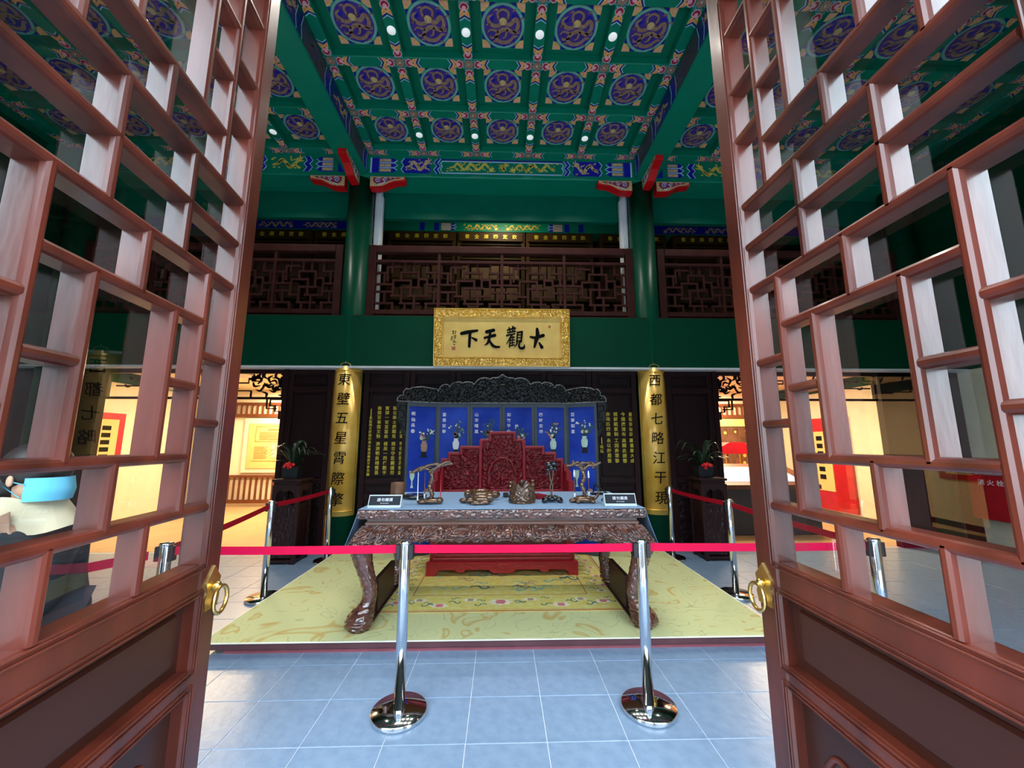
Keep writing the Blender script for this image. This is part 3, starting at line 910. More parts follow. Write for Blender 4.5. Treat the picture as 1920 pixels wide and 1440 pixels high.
balustrade(2.54, 6.55, 4, 'reddish wooden lattice balustrade beyond the right column')

for s, nm in ((-1, 'left'), (1, 'right')):
    b = MB(); x = s * 2.1
    b.box(x - .055, x + .055, 6.02, 6.12, 3.47, 5.81, ch=.015); b.box(x - s * .06 - .02, x - s * .06 + .02, 6.04, 6.12, 3.47, 5.7, ch=.008)
    tag(b.build('white_post', 'white_paint'), 'slim white post behind the balustrade by the %s column' % nm, 'post')

# bookcases with name boards in the gallery
def bookcase(x0, x1, label):
    t = thing('bookcase', label, 'bookcase', ((x0 + x1) / 2, 7.6, 3.45), 'bookcases in the upper gallery')
    ya, yb = 7.45, 7.8
    b = MB()
    for x in (x0, x1 - .07): b.box(x, x + .07, ya, yb, 3.45, 5.88)
    b.box(x0, x1, yb - .02, yb, 3.45, 5.88); b.build('frame', 'board_brown', t)
    for z in (3.5, 3.95, 4.4, 4.85, 5.3, 5.62):
        b = MB(); b.box(x0 + .07, x1 - .07, ya + .02, yb - .02, z, z + .03); b.build('shelf', 'board_brown', t)
    rnd = random.Random(int(x0 * 10)); b = MB()
    for z in (3.53, 3.98, 4.43, 4.88):
        x = x0 + .1
        while x < x1 - .3:
            w = rnd.uniform(.14, .24); h = rnd.uniform(.25, .36)
            b.box(x, x + w, ya + .05, yb - .05, z, z + h); x += w + rnd.uniform(.01, .05)
    o = b.build('boxed_books', 'book_tan', t); o['kind'] = 'stuff'
    b = MB(); b.box(x0 + .04, x1 - .04, ya - .03, ya + .01, 5.68, 5.87); nb = b.build('name_board', 'board_brown', t)
    xm = (x0 + x1) / 2
    for i, ch in enumerate('欽定四庫全書'[::-1]):
        b = MB(); b.glyphs(ch, (xm + (i - 2.5) * (x1 - x0) * .14, ya - .03, 5.775), X, Z, .10, Vector((0, -.006, 0)), bold=.01)
        b.build('character', 'gold_letter', nb)
nm = ['leftmost but two', 'left of centre', 'right of centre', 'third from the right column']
for x0, lab in ((-2.36, 'behind the left part of the centre balustrade'), (-.93, 'behind the middle of the centre balustrade'), (.5, 'behind the right part of the centre balustrade'),
                (-5.3, 'behind the far part of the left balustrade'), (-3.85, 'behind the left balustrade next to the column'), (2.05, 'behind the right balustrade next to the column'), (3.6, 'behind the far part of the right balustrade')):
    bookcase(x0, x0 + 1.40, 'wooden bookcase with gold lettered name board, ' + lab)
lt = struct('trim_9', 'blue and green painted lintel at the back of the gallery', (0, 7.9, 5.93))
b = MB(); b.box(-7.4, 7.4, 7.5, 7.85, 5.93, 6.35); b.build('beam_body', 'green_paint', lt)
b = MB(); o, dd = (0, 7.5, 0), Vector((0, -.006, 0))
for s in (-1, 1):
    for x in (1.72, 1.42): b.prism([(s * x, 5.94), (s * (x - .1), 5.94), (s * (x - .1), 6.12), (s * x, 6.12)], o, X, Z, dd, 0)
    a, c = sorted((s * 1.28, s * .95)); stripes(b, a, c, 5.94, 6.12, -s, o, X, Z, dd)
    squiggle(b, s * .45, 6.03, .8, .16, o, X, Z, dd, 3, 70 + s, -s)
    b.prism([(s * 3.1, 5.94), (s * 7.2, 5.94), (s * 7.2, 6.12), (s * 3.1, 6.12)], o, X, Z, dd * .6, 0)
    for q in (3.8, 4.7, 5.6): squiggle(b, s * q, 6.03, .8, .16, o, X, Z, dd, 2, 80 + int(q * 3), -s)
    zigzag(b, s * 3.0, 5.94, 6.12, -s, o, X, Z, dd)
b.build('lintel_painting', FM, lt)

# corbels at the column heads
def corbel(o, ax, flip, label):
    """scroll bracket: ax along the beam away from the column, face towards -n"""
    t = thing('corbel_bracket', label, 'bracket', o, 'painted corbel brackets at the column heads')
    ax = Vector(ax); n = Vector(flip)
    prof = [(0, 0), (.56, 0), (.56, -.05), (.55, -.075), (.48, -.085), (.38, -.10), (.30, -.14), (.22, -.185), (.12, -.2), (0, -.2)]
    b = MB(); b.prism(prof, Vector(o) + n * -.06, ax, Z, n * .12); b.build('bracket_body', 'vermilion', t)
    b = MB()
    f = Vector(o) + n * .06
    b.prism([(.004, -.002), (.55, -.002), (.54, -.045), (.47, -.06), (.37, -.075), (.29, -.115), (.21, -.16), (.12, -.172), (.004, -.172)], f, ax, Z, n * .003, 0)
    b.prism([(.05, -.02), (.5, -.018), (.46, -.04), (.36, -.05), (.27, -.09), (.2, -.13), (.12, -.145), (.05, -.09)], f, ax, Z, n * .005, 1)
    for cx, cz, r in ((.13, -.07, .05), (.245, -.055, .036), (.33, -.035, .02), (.40, -.03, .016)):
        b.disc(f + ax * cx + Z * cz, r, ax, Z, n * .008, 2, 14)
        sp = [(cx + r * (1 - i / 14) * cos(i * .75 + .5), cz + r * (1 - i / 14) * sin(i * .75 + .5)) for i in range(13)]
        b.ribbon(sp, r * .2, f, ax, Z, n * .010, 3, raw=True, capped=False)
    b.ribbon([(.2, -.05), (.24, -.1), (.17, -.13), (.12, -.145)], .01, f, ax, Z, n * .010, 3)
    b.build('scroll_painting', ['antique_gold', 'bracket_red', 'purple', 'paint_white'], t)
for s, nm in ((-1, 'left'), (1, 'right')):
    corbel((s * 2.13, 5.74, 5.80), (-s, 0, 0), (0, -1, 0), 'painted scroll bracket on the inner side of the %s column head' % nm)
    corbel((s * 2.53, 5.74, 5.80), (s, 0, 0), (0, -1, 0), 'painted scroll bracket on the outer side of the %s column head' % nm)
    corbel((s * 2.37, 5.71, 5.855), (0, -1, 0), (-s, 0, 0), 'red scroll bracket under the %s main beam pointing to the doors' % nm)

# ================================================================== golden name board
def relief_frame(mb, x0, x1, z0, z1, w, o, up, n, h, s, seed, m=0):
    """mitred carved frame: four strips of relief"""
    o, up, n = Vector(o), Vector(up), Vector(n)
    for side in range(4):
        def fn(u, v, side=side):
            if side == 0: x, z = x0 + (x1 - x0) * u, z1 - w * v
            elif side == 1: x, z = x0 + (x1 - x0) * u, z0 + w * v
            elif side == 2: x, z = x0 + w * v, z0 + w + (z1 - z0 - 2 * w) * u
            else: x, z = x1 - w * v, z0 + w + (z1 - z0 - 2 * w) * u
            e = min(1, min(v, 1 - v) * 8)
            return o + X * x + up * z + n * (h * (.25 + .75 * e * carve(x, z, s, seed)))
        L = (x1 - x0) if side < 2 else (z1 - z0 - 2 * w)
        mb.grid(fn, int(L / .011), 12, m, back=-n * .03)
t = thing('golden_name_board', 'golden carved name board with four large black characters on the gallery beam', 'sign', (0, 5.68, 2.68))
tilt = radians(5)
up = Vector((0, -sin(tilt), cos(tilt))); nn = Vector((0, -cos(tilt), -sin(tilt)))
bo = Vector((0.005, 5.68, 2.68))
W2, HH = 1.02, .875
b = MB(); b.prism([(-W2 + .1, .1), (W2 - .1, .1), (W2 - .1, HH - .1), (-W2 + .1, HH - .1)], bo, X, up, nn * .03); b.build('board', 'gold_board', t)
b = MB(); relief_frame(b, -W2, W2, 0, HH, .135, bo + nn * .03, up, nn, .035, 26, 3.3); b.build('carved_frame', 'gold_carved', t)
b = MB()
for a, c, d_, e in ((-W2, W2, 0, .012), (-W2, W2, HH - .012, HH), (-W2, -W2 + .012, 0, HH), (W2 - .012, W2, 0, HH), (-W2 + .13, W2 - .13, .128, .142), (-W2 + .13, W2 - .13, HH - .142, HH - .128), (-W2 + .128, -W2 + .142, .13, HH - .13), (W2 - .142, W2 - .128, .13, HH - .13)):
    b.prism([(a, d_), (c, d_), (c, e), (a, e)], bo, X, up, nn * .062)
b.build('gilt_edging', 'gold_leaf', t)
for sx in (-.7, .7):
    b = MB(); b.box(sx - .04, sx + .04, 5.675, 5.706, 2.70, 2.74); b.build('support_hook', 'brass', t)
    b = MB(); b.tube([(sx, 5.64, 3.44), (sx, 5.70, 3.46)], .008, 6); b.build('support_hook', 'brass', t)
K = 2 * W2 / 1745
tp = lambda p: ((p[0] - 967) * K, HH / 2 - (p[1] - 428) * K)
STROKES = {
 'character_1': [([(1335, 415), (1400, 425), (1500, 395)], [24, 38, 42]), ([(1420, 312), (1426, 400), (1405, 470), (1385, 548)], [36, 52, 44, 26]), ([(1448, 492), (1480, 548)], [20, 46])],
 'character_2': [([(1035, 330), (1135, 300)], [18, 22]), ([(1058, 300), (1070, 345)], [20, 14]), ([(1108, 286), (1100, 345)], [24, 14]), ([(1138, 305), (1120, 335)], [18, 10]),
   ([(1040, 362), (1140, 345)], [18, 18]), ([(1030, 400), (1082, 384)], [24, 16]), ([(1095, 388), (1132, 374)], [18, 16]), ([(1088, 400), (1062, 450), (1025, 508)], [22, 18, 8]),
   ([(1077, 430), (1062, 550)], [18, 16]), ([(1075, 432), (1130, 420)], [13, 13]), ([(1075, 466), (1130, 455)], [12, 12]), ([(1070, 502), (1125, 490)], [12, 12]), ([(1068, 536), (1128, 522)], [14, 13]), ([(1106, 408), (1098, 526)], [13, 12]),
   ([(1168, 355), (1156, 482)], [18, 18]), ([(1165, 360), (1225, 350)], [18, 24]), ([(1225, 350), (1214, 482)], [26, 20]), ([(1165, 396), (1215, 388)], [11, 11]), ([(1163, 430), (1215, 424)], [11, 11]), ([(1160, 472), (1213, 464)], [13, 13]),
   ([(1166, 480), (1152, 520), (1128, 548)], [18, 16, 6]), ([(1195, 480), (1186, 530), (1202, 562), (1246, 558), (1256, 515)], [20, 24, 30, 34, 6])],
 'character_3': [([(770, 355), (860, 332)], [46, 42]), ([(745, 432), (875, 398)], [28, 40]), ([(818, 345), (806, 430), (782, 500), (745, 525)], [30, 34, 28, 8]), ([(800, 452), (840, 520), (882, 548), (935, 548)], [18, 36, 34, 24])],
 'character_4': [([(447, 378), (530, 360), (650, 338)], [40, 46, 28]), ([(556, 372), (552, 450), (548, 545)], [36, 36, 34]), ([(580, 430), (633, 460)], [16, 40])],
}
for nm, st in STROKES.items():
    b = MB()
    for i, (p, w) in enumerate(st):
        b.ribbon([tp(q) for q in p], [x * K for x in w], bo + nn * .03, X, up, nn * (.012 + .0004 * i), n=7)
    b.build('character', 'ink', t, 'bold black brush character')
b = MB()
for p, w in (([(330, 350), (350, 345)], 8), ([(340, 345), (342, 385)], 7), ([(365, 350), (378, 352)], 7), ([(372, 345), (366, 385)], 6), ([(335, 380), (348, 375)], 5), ([(350, 410), (378, 405)], 7), ([(355, 430), (376, 428)], 6), ([(365, 405), (360, 455)], 6),
             ([(318, 425), (335, 420)], 7), ([(325, 420), (312, 465)], 6), ([(335, 440), (325, 470)], 5), ([(340, 480), (355, 470), (365, 485)], 6), ([(345, 495), (370, 490), (385, 495)], 6), ([(350, 515), (362, 525)], 9)):
    b.ribbon([tp(q) for q in p], w * K, bo + nn * .03, X, up, nn * .006, n=3)
b.build('signature', 'ink', t, 'small handwritten signature')
b = MB(); b.prism([tp(q) for q in ((325, 548), (370, 548), (370, 592), (325, 592))], bo + nn * .03, X, up, nn * .003)
b.disc(bo + nn * .03 + X * tp((1580, 280))[0] + up * tp((1580, 280))[1], 18 * K, X, up, nn * .003, 0, 12)
b.build('seal', 'seal_red', t, 'red seal stamp')

# ================================================================== couplet plaques on the columns
def couplet(cx, text, label):
    t = thing('couplet_plaque', label, 'plaque', (cx, 5.9, .52), 'golden couplet plaques on the columns')
    R = .213; z0, z1 = .52, 2.685
    a0, a1 = radians(-90 - 74), radians(-90 + 74)
    b = MB(); b.lathe([(R - .012, z0), (R, z0), (R, z1), (R - .012, z1), (R - .012, z0)], (cx, 5.9, 0), 40, a0=a0, a1=a1)
    b.build('curved_board', 'gold_leaf', t)
    b = MB()
    for a in (a0 + .20, a1 - .20):
        b.lathe([(R, z0 + .06), (R + .004, z0 + .06), (R + .004, z1 - .06), (R, z1 - .06)], (cx, 5.9, 0), 2, a0=a - .02, a1=a + .02)
    for z in (z0 + .06, z1 - .075):
        b.lathe([(R, z), (R + .004, z), (R + .004, z + .015), (R, z + .015)], (cx, 5.9, 0), 30, a0=a0 + .2, a1=a1 - .2)
    b.build('raised_border', 'gold_carved', t)
    b = MB(); n = 14
    b.tube([(cx + .075 * cos(pi * i / n), 5.9 - R + .01, z1 + .005 + .045 * sin(pi * i / n)) for i in range(n + 1)], .005, 6)
    b.tube([(cx, 5.9 - R + .012, z1 + .045), (cx, 5.9 - R + .012, z1 + .075)], .004, 6)
    b.build('hanging_loop', 'brass', t)
    for i, ch in enumerate(text):
        zc = z1 - .20 - i * .288
        b = MB()
        def wrap(x, y, z, zc=zc):
            x = x + y * .10
            a = -pi / 2 + x / R; r = R + .001 + .004 * z
            return (cx + r * cos(a), 5.9 + r * sin(a), zc + y)
        b.glyphs(ch, (0, 0, 0), X, Z, .195, X, bold=.003, wrap=wrap)
        b.build('character', 'ink', t, 'black brush character')
couplet(-2.33, '東壁五星霄際擎', 'golden curved plaque with black characters on the left green column')
couplet(2.33, '西都七略江干現', 'golden curved plaque with black characters on the right green column')

# gold poems on the panelled wall
def poem(cols, x_right, z_top, z_mid, pitch, dx, sz, label):
    t = thing('poem_inscription', label, 'inscription', (x_right, 5.87, 1.0))
    for c, (top, bot) in enumerate(cols):
        x = x_right - c * dx
        for line, zz in ((top, z_top), (bot, z_mid)):
            b = MB()
            for i, ch in enumerate(line): b.glyphs(ch, (x, 5.876, zz - i * pitch), X, Z, sz, Vector((0, -.006, 0)), bold=.012)
            b.build('verse_line', 'gold_letter', t)
    return t
t = poem([('六籍抄書四庫添', '更非捷徑為善編'), ('聯公乘士廣聞見', '閱世守臣藏謹符'), ('寶博一官宣富矣', '積英一西任歡乎'), ('檢閱百事藝文勢', '濟濟明良翊贊吾')], -1.50, 2.07, 1.535, .0705, .115, .062, 'gold vertical verse lines on the dark panel left of the blue screen')
b = MB(); x = -1.97
b.box(x - .006, x + .006, 5.868, 5.876, 1.93, 2.06)
for i, ch in enumerate('乾隆題文匯閣四庫全書成疊庚子舊作韻'): b.glyphs(ch, (x, 5.876, 1.92 - i * .052), X, Z, .046, Vector((0, -.005, 0)), bold=.01)
b.build('attribution', 'gold_letter', t)
t = poem([('皇祖崇儒訓', '圖書集大成'), ('今頒廣流布', '高閣此經營'), ('規擬範家制', '工因商眾擎'), ('亦堪匹四庫', '永以貯層甍')], 1.99, 1.985, 1.585, .076, .117, .066, 'gold vertical verse lines on the dark panel right of the blue screen')
b = MB(); x = 1.53
b.box(x - .006, x + .006, 5.868, 5.876, 1.53, 1.63)
for i, ch in enumerate('乾隆'): b.glyphs(ch, (x, 5.876, 1.49 - i * .065), X, Z, .055, Vector((0, -.005, 0)), bold=.01)
b.build('attribution', 'gold_letter', t)
# ================================================================== platform, cover, rug
PT = .09
t = thing('display_platform', 'low brown platform with a reddish plinth on the slate floor', 'platform', (0, 4.35, 0))
b = MB(); b.box(-2.2, 2.2, 3.14, 5.62, .042, PT, ch=.004); b.build('upper_slab', 'platform_brown', t)
b = MB(); b.box(-2.06, 2.06, 3.18, 5.6, 0, .042); b.build('plinth', 'platform_red', t)
t = thing('platform_cover', 'pale green printed cloth covering the whole platform', 'cloth', (0, 4.35, PT))
b = MB()
def cov(u, v):
    x, y = -2.21 + 4.42 * u, 3.13 + 2.45 * v
    return (x, y, PT + .005 + .0012 * noise.noise(Vector((x * 3, y * 3, 0))))
b.grid(cov, 40, 24, back=(0, 0, -.0035)); b.build('sheet', 'cover_cloth', t)
b = MB()
for x0, x1, y0, y1 in ((-2.215, 2.215, 3.125, 3.137), (-2.215, -2.205, 3.13, 5.58), (2.205, 2.215, 3.13, 5.58)): b.box(x0, x1, y0, y1, PT + .0005, PT + .0065)
b.build('hem', 'cloth_border', t)
t = thing('floral_rug', 'yellow rug with lotus flowers and scrolls under the carved table', 'rug', (0, 4.4, PT + .006))
RX, R0, R1 = 1.16, 3.60, 5.3
b = MB()
out = []
b.box(-RX, RX, R0, R1, PT + .0073, PT + .012, m=0)
def band(x0, x1, y0, y1, w, m, z):
    b.box(x0, x1, y0, y0 + w, PT + .011, z, m); b.box(x0, x1, y1 - w, y1, PT + .011, z, m); b.box(x0, x0 + w, y0, y1, PT + .011, z, m); b.box(x1 - w, x1, y0, y1, PT + .011, z, m)
band(-RX, RX, R0, R1, .014, 1, PT + .0126); band(-RX + .03, RX - .03, R0 + .03, R1 - .03, .006, 1, PT + .0126)
band(-.84, .84, 3.96, R1 - .3, .008, 1, PT + .0126)
b.build('pile', ['rug_yellow', 'rug_red'], t)
b = MB(); zr = PT + .0118
def lotus(x, y, s, m=2):
    for k in range(8):
        a = pi * 2 * k / 8
        b.prism([(x, y), (x + s * cos(a - .3), y + .6 * s * sin(a - .3)), (x + 1.35 * s * cos(a), y + .8 * s * sin(a)), (x + s * cos(a + .3), y + .6 * s * sin(a + .3))], (0, 0, zr), X, Y, Z * .0012, 1)
    b.disc((x, y, zr), s * .55, X, Y, Z * .002, m, 10)
def scroll(x, y, s, f, m=0):
    p = [(x + f * s * q[0], y + s * q[1]) for q in ((-1, .1), (-.7, .55), (-.1, .5), (.1, .05), (.5, -.2), (.9, .1), (.8, .5))]
    b.ribbon(p, [s * .1, s * .2, s * .22, s * .2, s * .22, s * .2, s * .08], (0, 0, zr), X, Y, Z * .0013, m, n=4)
for x in (-.95, -.55, 0, .55, .95): lotus(x, 3.73 + (0 if abs(x) in (.55,) else .07), .065 if x else .09, 2)
for x in (-.75, -.28, .28, .75): lotus(x, 3.85, .055, 3)
for i, x in enumerate((-1.02, -.84, -.66, -.42, -.18, .18, .42, .66, .84, 1.02)):
    scroll(x, 3.73 + .06 * (i % 2), .055, 1 if i % 2 else -1, 0); scroll(x, 3.88 - .05 * (i % 3), .04, -1 if i % 2 else 1, 0)
for k in range(9):
    for s in (-1, 1):
        y = 4.05 + k * .14
        lotus(s * (1.0 + .05 * (k % 2)), y, .045, 2 if k % 2 else 3); scroll(s * .94, y + .05, .05, s, 0)
rnd = random.Random(3)
for k in range(34):
    x, y = rnd.uniform(-.75, .75), rnd.uniform(4.05, 4.75)
    scroll(x, y, rnd.uniform(.05, .11), rnd.choice((-1, 1)), rnd.choice((3, 3, 4, 0)))
o_ = b.build('woven_motifs', ['rug_teal', 'rug_white', 'rug_pink', 'rug_mauve', 'mint'], t); o_['kind'] = 'stuff'

# ================================================================== carved table
TZ = 1.016
t = thing('carved_table', 'large carved rosewood table with claw legs standing on the platform', 'table', (0.02, 3.78, PT + .005))
TX0, TX1, TY0, TY1 = -1.15, 1.19, 3.25, 4.36
cx_ = (TX0 + TX1) / 2
b = MB(); b.box(TX0 + .012, TX1 - .012, TY0 + .015, TY1, .94, TZ - .004); b.build('top_board', 'waist_wood', t)
b = MB(); b.grid(lambda u, v: (TX0 + (TX1 - TX0) * u, TY0 - .014 * carve((TX0 + (TX1 - TX0) * u), v * .07, 36, 1) * min(1, 6 * min(v, 1 - v) + .2), .942 + .068 * v), 230, 9, back=(0, .02, 0)); b.build('carved_edge', 'carved_wood', t)
b = MB()
b.box(TX0 + .06, TX1 - .06, TY0 + .05, TY1 - .05, .90, .942); b.box(TX0 + .05, TX1 - .05, TY0 + .02, TY1 - .04, .888, .912, ch=.006)
b.build('waist', 'waist_wood', t)
def ap_bot(u):
    x = abs(u - .5) * 2
    base = .776 if x < .70 else .776 - .055 * min(1, (x - .70) / .06)
    return base + .008 * sin(u * 2 * pi * 16) + .004 * sin(u * 2 * pi * 41)
def ap(u, v):
    ex = .115 * (1 - v) ** 1.1
    x = (TX0 + .035 - ex) + (TX1 - TX0 - .07 + ex * 2) * u
    zb = ap_bot(u); z = zb + (.892 - zb) * v
    bulge = .075 * sin(pi * min(1, (1 - v) * .75))
    um = abs(u - .5)
    return (x, TY0 + .02 - bulge - .03 * carve(um * 2.3, z * 1.1, 21, 4.2, 10), z)
b = MB(); b.grid(ap, 330, 28, back=(0, .035, 0)); b.build('carved_apron', 'carved_wood', t)
for s, xe in ((-1, TX0), (1, TX1)):
    b = MB()
    b.grid(lambda u, v: (xe + s * (.0 + .05 * sin(pi * min(1, (1 - v) * .9)) - .03 + .018 * carve(u * 1.1, v * .14, 20, 9)), TY0 + .03 + (TY1 - TY0 - .06) * u, .72 + .15 * v), 60, 12, back=(-s * .03, 0, 0)); b.build('side_apron', 'carved_wood', t)
def leg(x, y, s, front):
    """cabriole leg: centre line, radius and carved surface"""
    zf = PT + (.0075 if front else .0145)
    path = [(x + s * .03, .82, .085), (x + s * .075, .72, .095), (x + s * .055, .60, .074), (x + s * .01, .46, .062), (x - s * .015, .36, .055), (x - s * .005, .30, .057), (x + s * .02, .25, .078), (x + s * .04, .19, .1), (x + s * .05, .14, .1), (x + s * .045, zf, .074)]
    c = catmull(path, 11)
    b = MB(); n = 30
    V = []; F = []
    for i, (px, pz, r) in enumerate(c):
        yy = y - (.05 * max(0, 1 - abs(pz - .16) / .14) if front else 0)
        for k in range(n):
            a = 2 * pi * k / n
            cv = noise.noise(Vector((cos(a) * 2.2 + x, sin(a) * 2.2, pz * 22)))
            rr = r * (1 + .17 * (.5 + .5 * sin(10 * cv)) - .1)
            V.append((px + rr * cos(a), yy + rr * sin(a), max(pz, zf)))
    m = len(c)
    for i in range(m - 1):
        for k in range(n): F.append((i * n + k, (i + 1) * n + k, (i + 1) * n + (k + 1) % n, i * n + (k + 1) % n))
    F.append(tuple(range(n))); F.append(tuple(range((m - 1) * n, m * n))[::-1])
    b.add(V, F, 0, True)
    b.build('leg', 'carved_wood', t)
for sx, xx in ((-1, TX0 + .085), (1, TX1 - .085)):
    leg(xx, TY0 + .09, sx, True); leg(xx, TY1 - .1, sx, False)
for xx in (TX0 + .085, TX1 - .085):
    b = MB(); b.box(xx - .03, xx + .03, TY0 + .16, TY1 - .15, PT + .0145, PT + .04, ch=.006); b.box(xx - .018, xx + .018, TY0 + .3, TY1 - .3, PT + .03, .4); b.build('foot_rail', 'stand_wood', t)
# cloth on the table
b = MB()
def cl(u, v):
    x = TX0 + (TX1 - TX0) * u; y = TY0 + .004 + (TY1 - TY0) * v
    return (x, y, TZ + .001 + .0012 * noise.noise(Vector((x * 5, y * 5, 2))))
b.grid(cl, 50, 20, back=(0, 0, -.003))
for s, xe in ((-1, TX0), (1, TX1)):
    def dr(u, v, s=s, xe=xe):
        y = TY0 + .01 + (TY1 - TY0) * u
        return (xe + s * (.004 + .10 * v ** 1.2 + .008 * sin(u * 18) * v), y, TZ - .30 * v)
    b.grid(dr, 40, 8, back=(-s * .003, 0, 0))
tag(b.build('table_cloth', 'table_cloth'), 'grey blue cloth over the carved table top, hanging at both ends', 'cloth')

# ================================================================== throne
t = thing('red_throne', 'carved cinnabar red throne with a stepped back behind the table', 'throne', (0.02, 4.85, PT + .012))
ZB = PT + .0135
steps = [(-.77, .95), (-.77, 1.35), (-.68, 1.35), (-.68, 1.43), (-.53, 1.43), (-.53, 1.51), (-.27, 1.51), (-.27, 1.60), (-.16, 1.60), (-.16, 1.695), (.19, 1.695), (.19, 1.60), (.30, 1.60), (.30, 1.51), (.56, 1.51), (.56, 1.43), (.71, 1.43), (.71, 1.35), (.80, 1.35), (.80, .95)]
def top_at(x):
    for (lo, hi, z) in ((-.16, .19, 1.695), (-.27, .30, 1.60), (-.53, .56, 1.51), (-.68, .71, 1.43), (-.77, .80, 1.35)):
        if lo <= x <= hi: return z
    return 1.3
yb_ = 5.06
b = MB(); b.prism([(-.77, .6)] + steps + [(.80, .6)], (0, yb_, 0), X, Z, (0, .06, 0)); b.build('backrest', 'cinnabar', t)
for x0, x1 in ((-.73, -.285), (-.245, .275), (.315, .76)):
    b = MB()
    def rel(u, v, x0=x0, x1=x1):
        x = x0 + (x1 - x0) * u
        zt = min(top_at(x - .012), top_at(x + .012)) - .045
        z = .95 + (zt - .95) * v
        e = min(1, 10 * min(u, 1 - u, v, 1 - v))
        xm = (x0 + x1) / 2
        h = carve(x, z, 26, 2.5)
        if x0 > -.3 and x0 < 0:
            dx = (x - xm) / .17; dz = (z - 1.12) / .24
            rr = max(abs(dx), abs(dz)) if dz < .3 else sqrt(dx * dx + dz * dz)
            if abs(rr - 1) < .08: h = 1.1
        return (x, yb_ - .002 - .036 * e * h, z)
    b.grid(rel, int((x1 - x0) / .0095), 62, back=(0, .02, 0)); b.build('carved_panel', 'cinnabar_shaded', t)
b = MB()
w = .036
pr = [p for p in steps]
for i in range(len(pr) - 1):
    (xa, za), (xb, zb) = pr[i], pr[i + 1]
    if abs(xa - xb) < 1e-6:
        s = 1 if xa < .01 else -1
        b.box(min(xa, xa + s * w), max(xa, xa + s * w), yb_ - .045, yb_ + .01, min(za, zb) - w, max(za, zb), ch=.006)
    else:
        b.box(xa, xb, yb_ - .046, yb_ + .01, za - w, za, ch=.006)
for x in (-.285, .275): b.box(x, x + .04, yb_ - .048, yb_ + .01, .9, top_at(x + .02) - .02, ch=.006)
b.box(-.77, .8, yb_ - .048, yb_ + .01, .92, .965, ch=.006)
b.build('stepped_border', 'cinnabar', t)
# arms
for s, xe in ((-1, -.80), (1, .83)):
    b = MB()
    prof = [(0, .6), (0, 1.28), (-.12, 1.28), (-.12, 1.2), (-.3, 1.2), (-.3, 1.1), (-.45, 1.1), (-.45, .6)]
    b.prism(prof, (xe - .03, yb_ + .03, 0), Y, Z, (.06, 0, 0)); b.build('armrest', 'cinnabar', t)
b = MB(); b.box(-.72, .76, 4.62, 4.65, .30, .545); b.build('seat_skirt', 'cinnabar_shaded', t)
b = MB(); b.box(-.80, .84, 4.56, 5.12, .54, .62, ch=.01); b.build('seat', 'cinnabar_base', t)
for x0, x1 in ((-.80, -.70), (.74, .84), ):
    for y0, y1 in ((4.58, 4.68), (5.0, 5.1)):
        b = MB(); b.box(x0, x1, y0, y1, .2, .545, ch=.01); b.build('leg', 'cinnabar_base', t)
b = MB(); b.box(-.76, .80, 4.55, 5.1, .235, .275, ch=.008); b.box(-.74, .78, 4.57, 5.09, .275, .31, ch=.006); b.build('base_tray', 'cinnabar_base', t)
b = MB()
pf = [(-.82, .24), (-.82, ZB), (-.71, ZB), (-.71, .135), (-.68, .165), (-.5, .165), (-.48, .14), (-.41, .14), (-.39, .165), (-.13, .165), (-.09, .13), (.13, .13), (.17, .165), (.43, .165), (.45, .14), (.52, .14), (.54, .165), (.72, .165), (.75, .135), (.75, ZB), (.86, ZB), (.86, .24)]
b.prism(pf, (0, 4.5, 0), X, Z, (0, .07, 0))
b.tube([(.02 + .07 * cos(a), 4.497, .185 + .035 * sin(a)) for a in [2 * pi * i / 20 for i in range(20)]], .008, 6, closed=True)
for s in (-1, 1): b.tube([(.02 + s * x, 4.497, .185 + z) for x, z in catmull([(.1, .0), (.2, .02), (.3, -.01), (.4, .015), (.5, 0)], 5)], .006, 6)
b.build('footed_skirt', 'cinnabar_base', t)

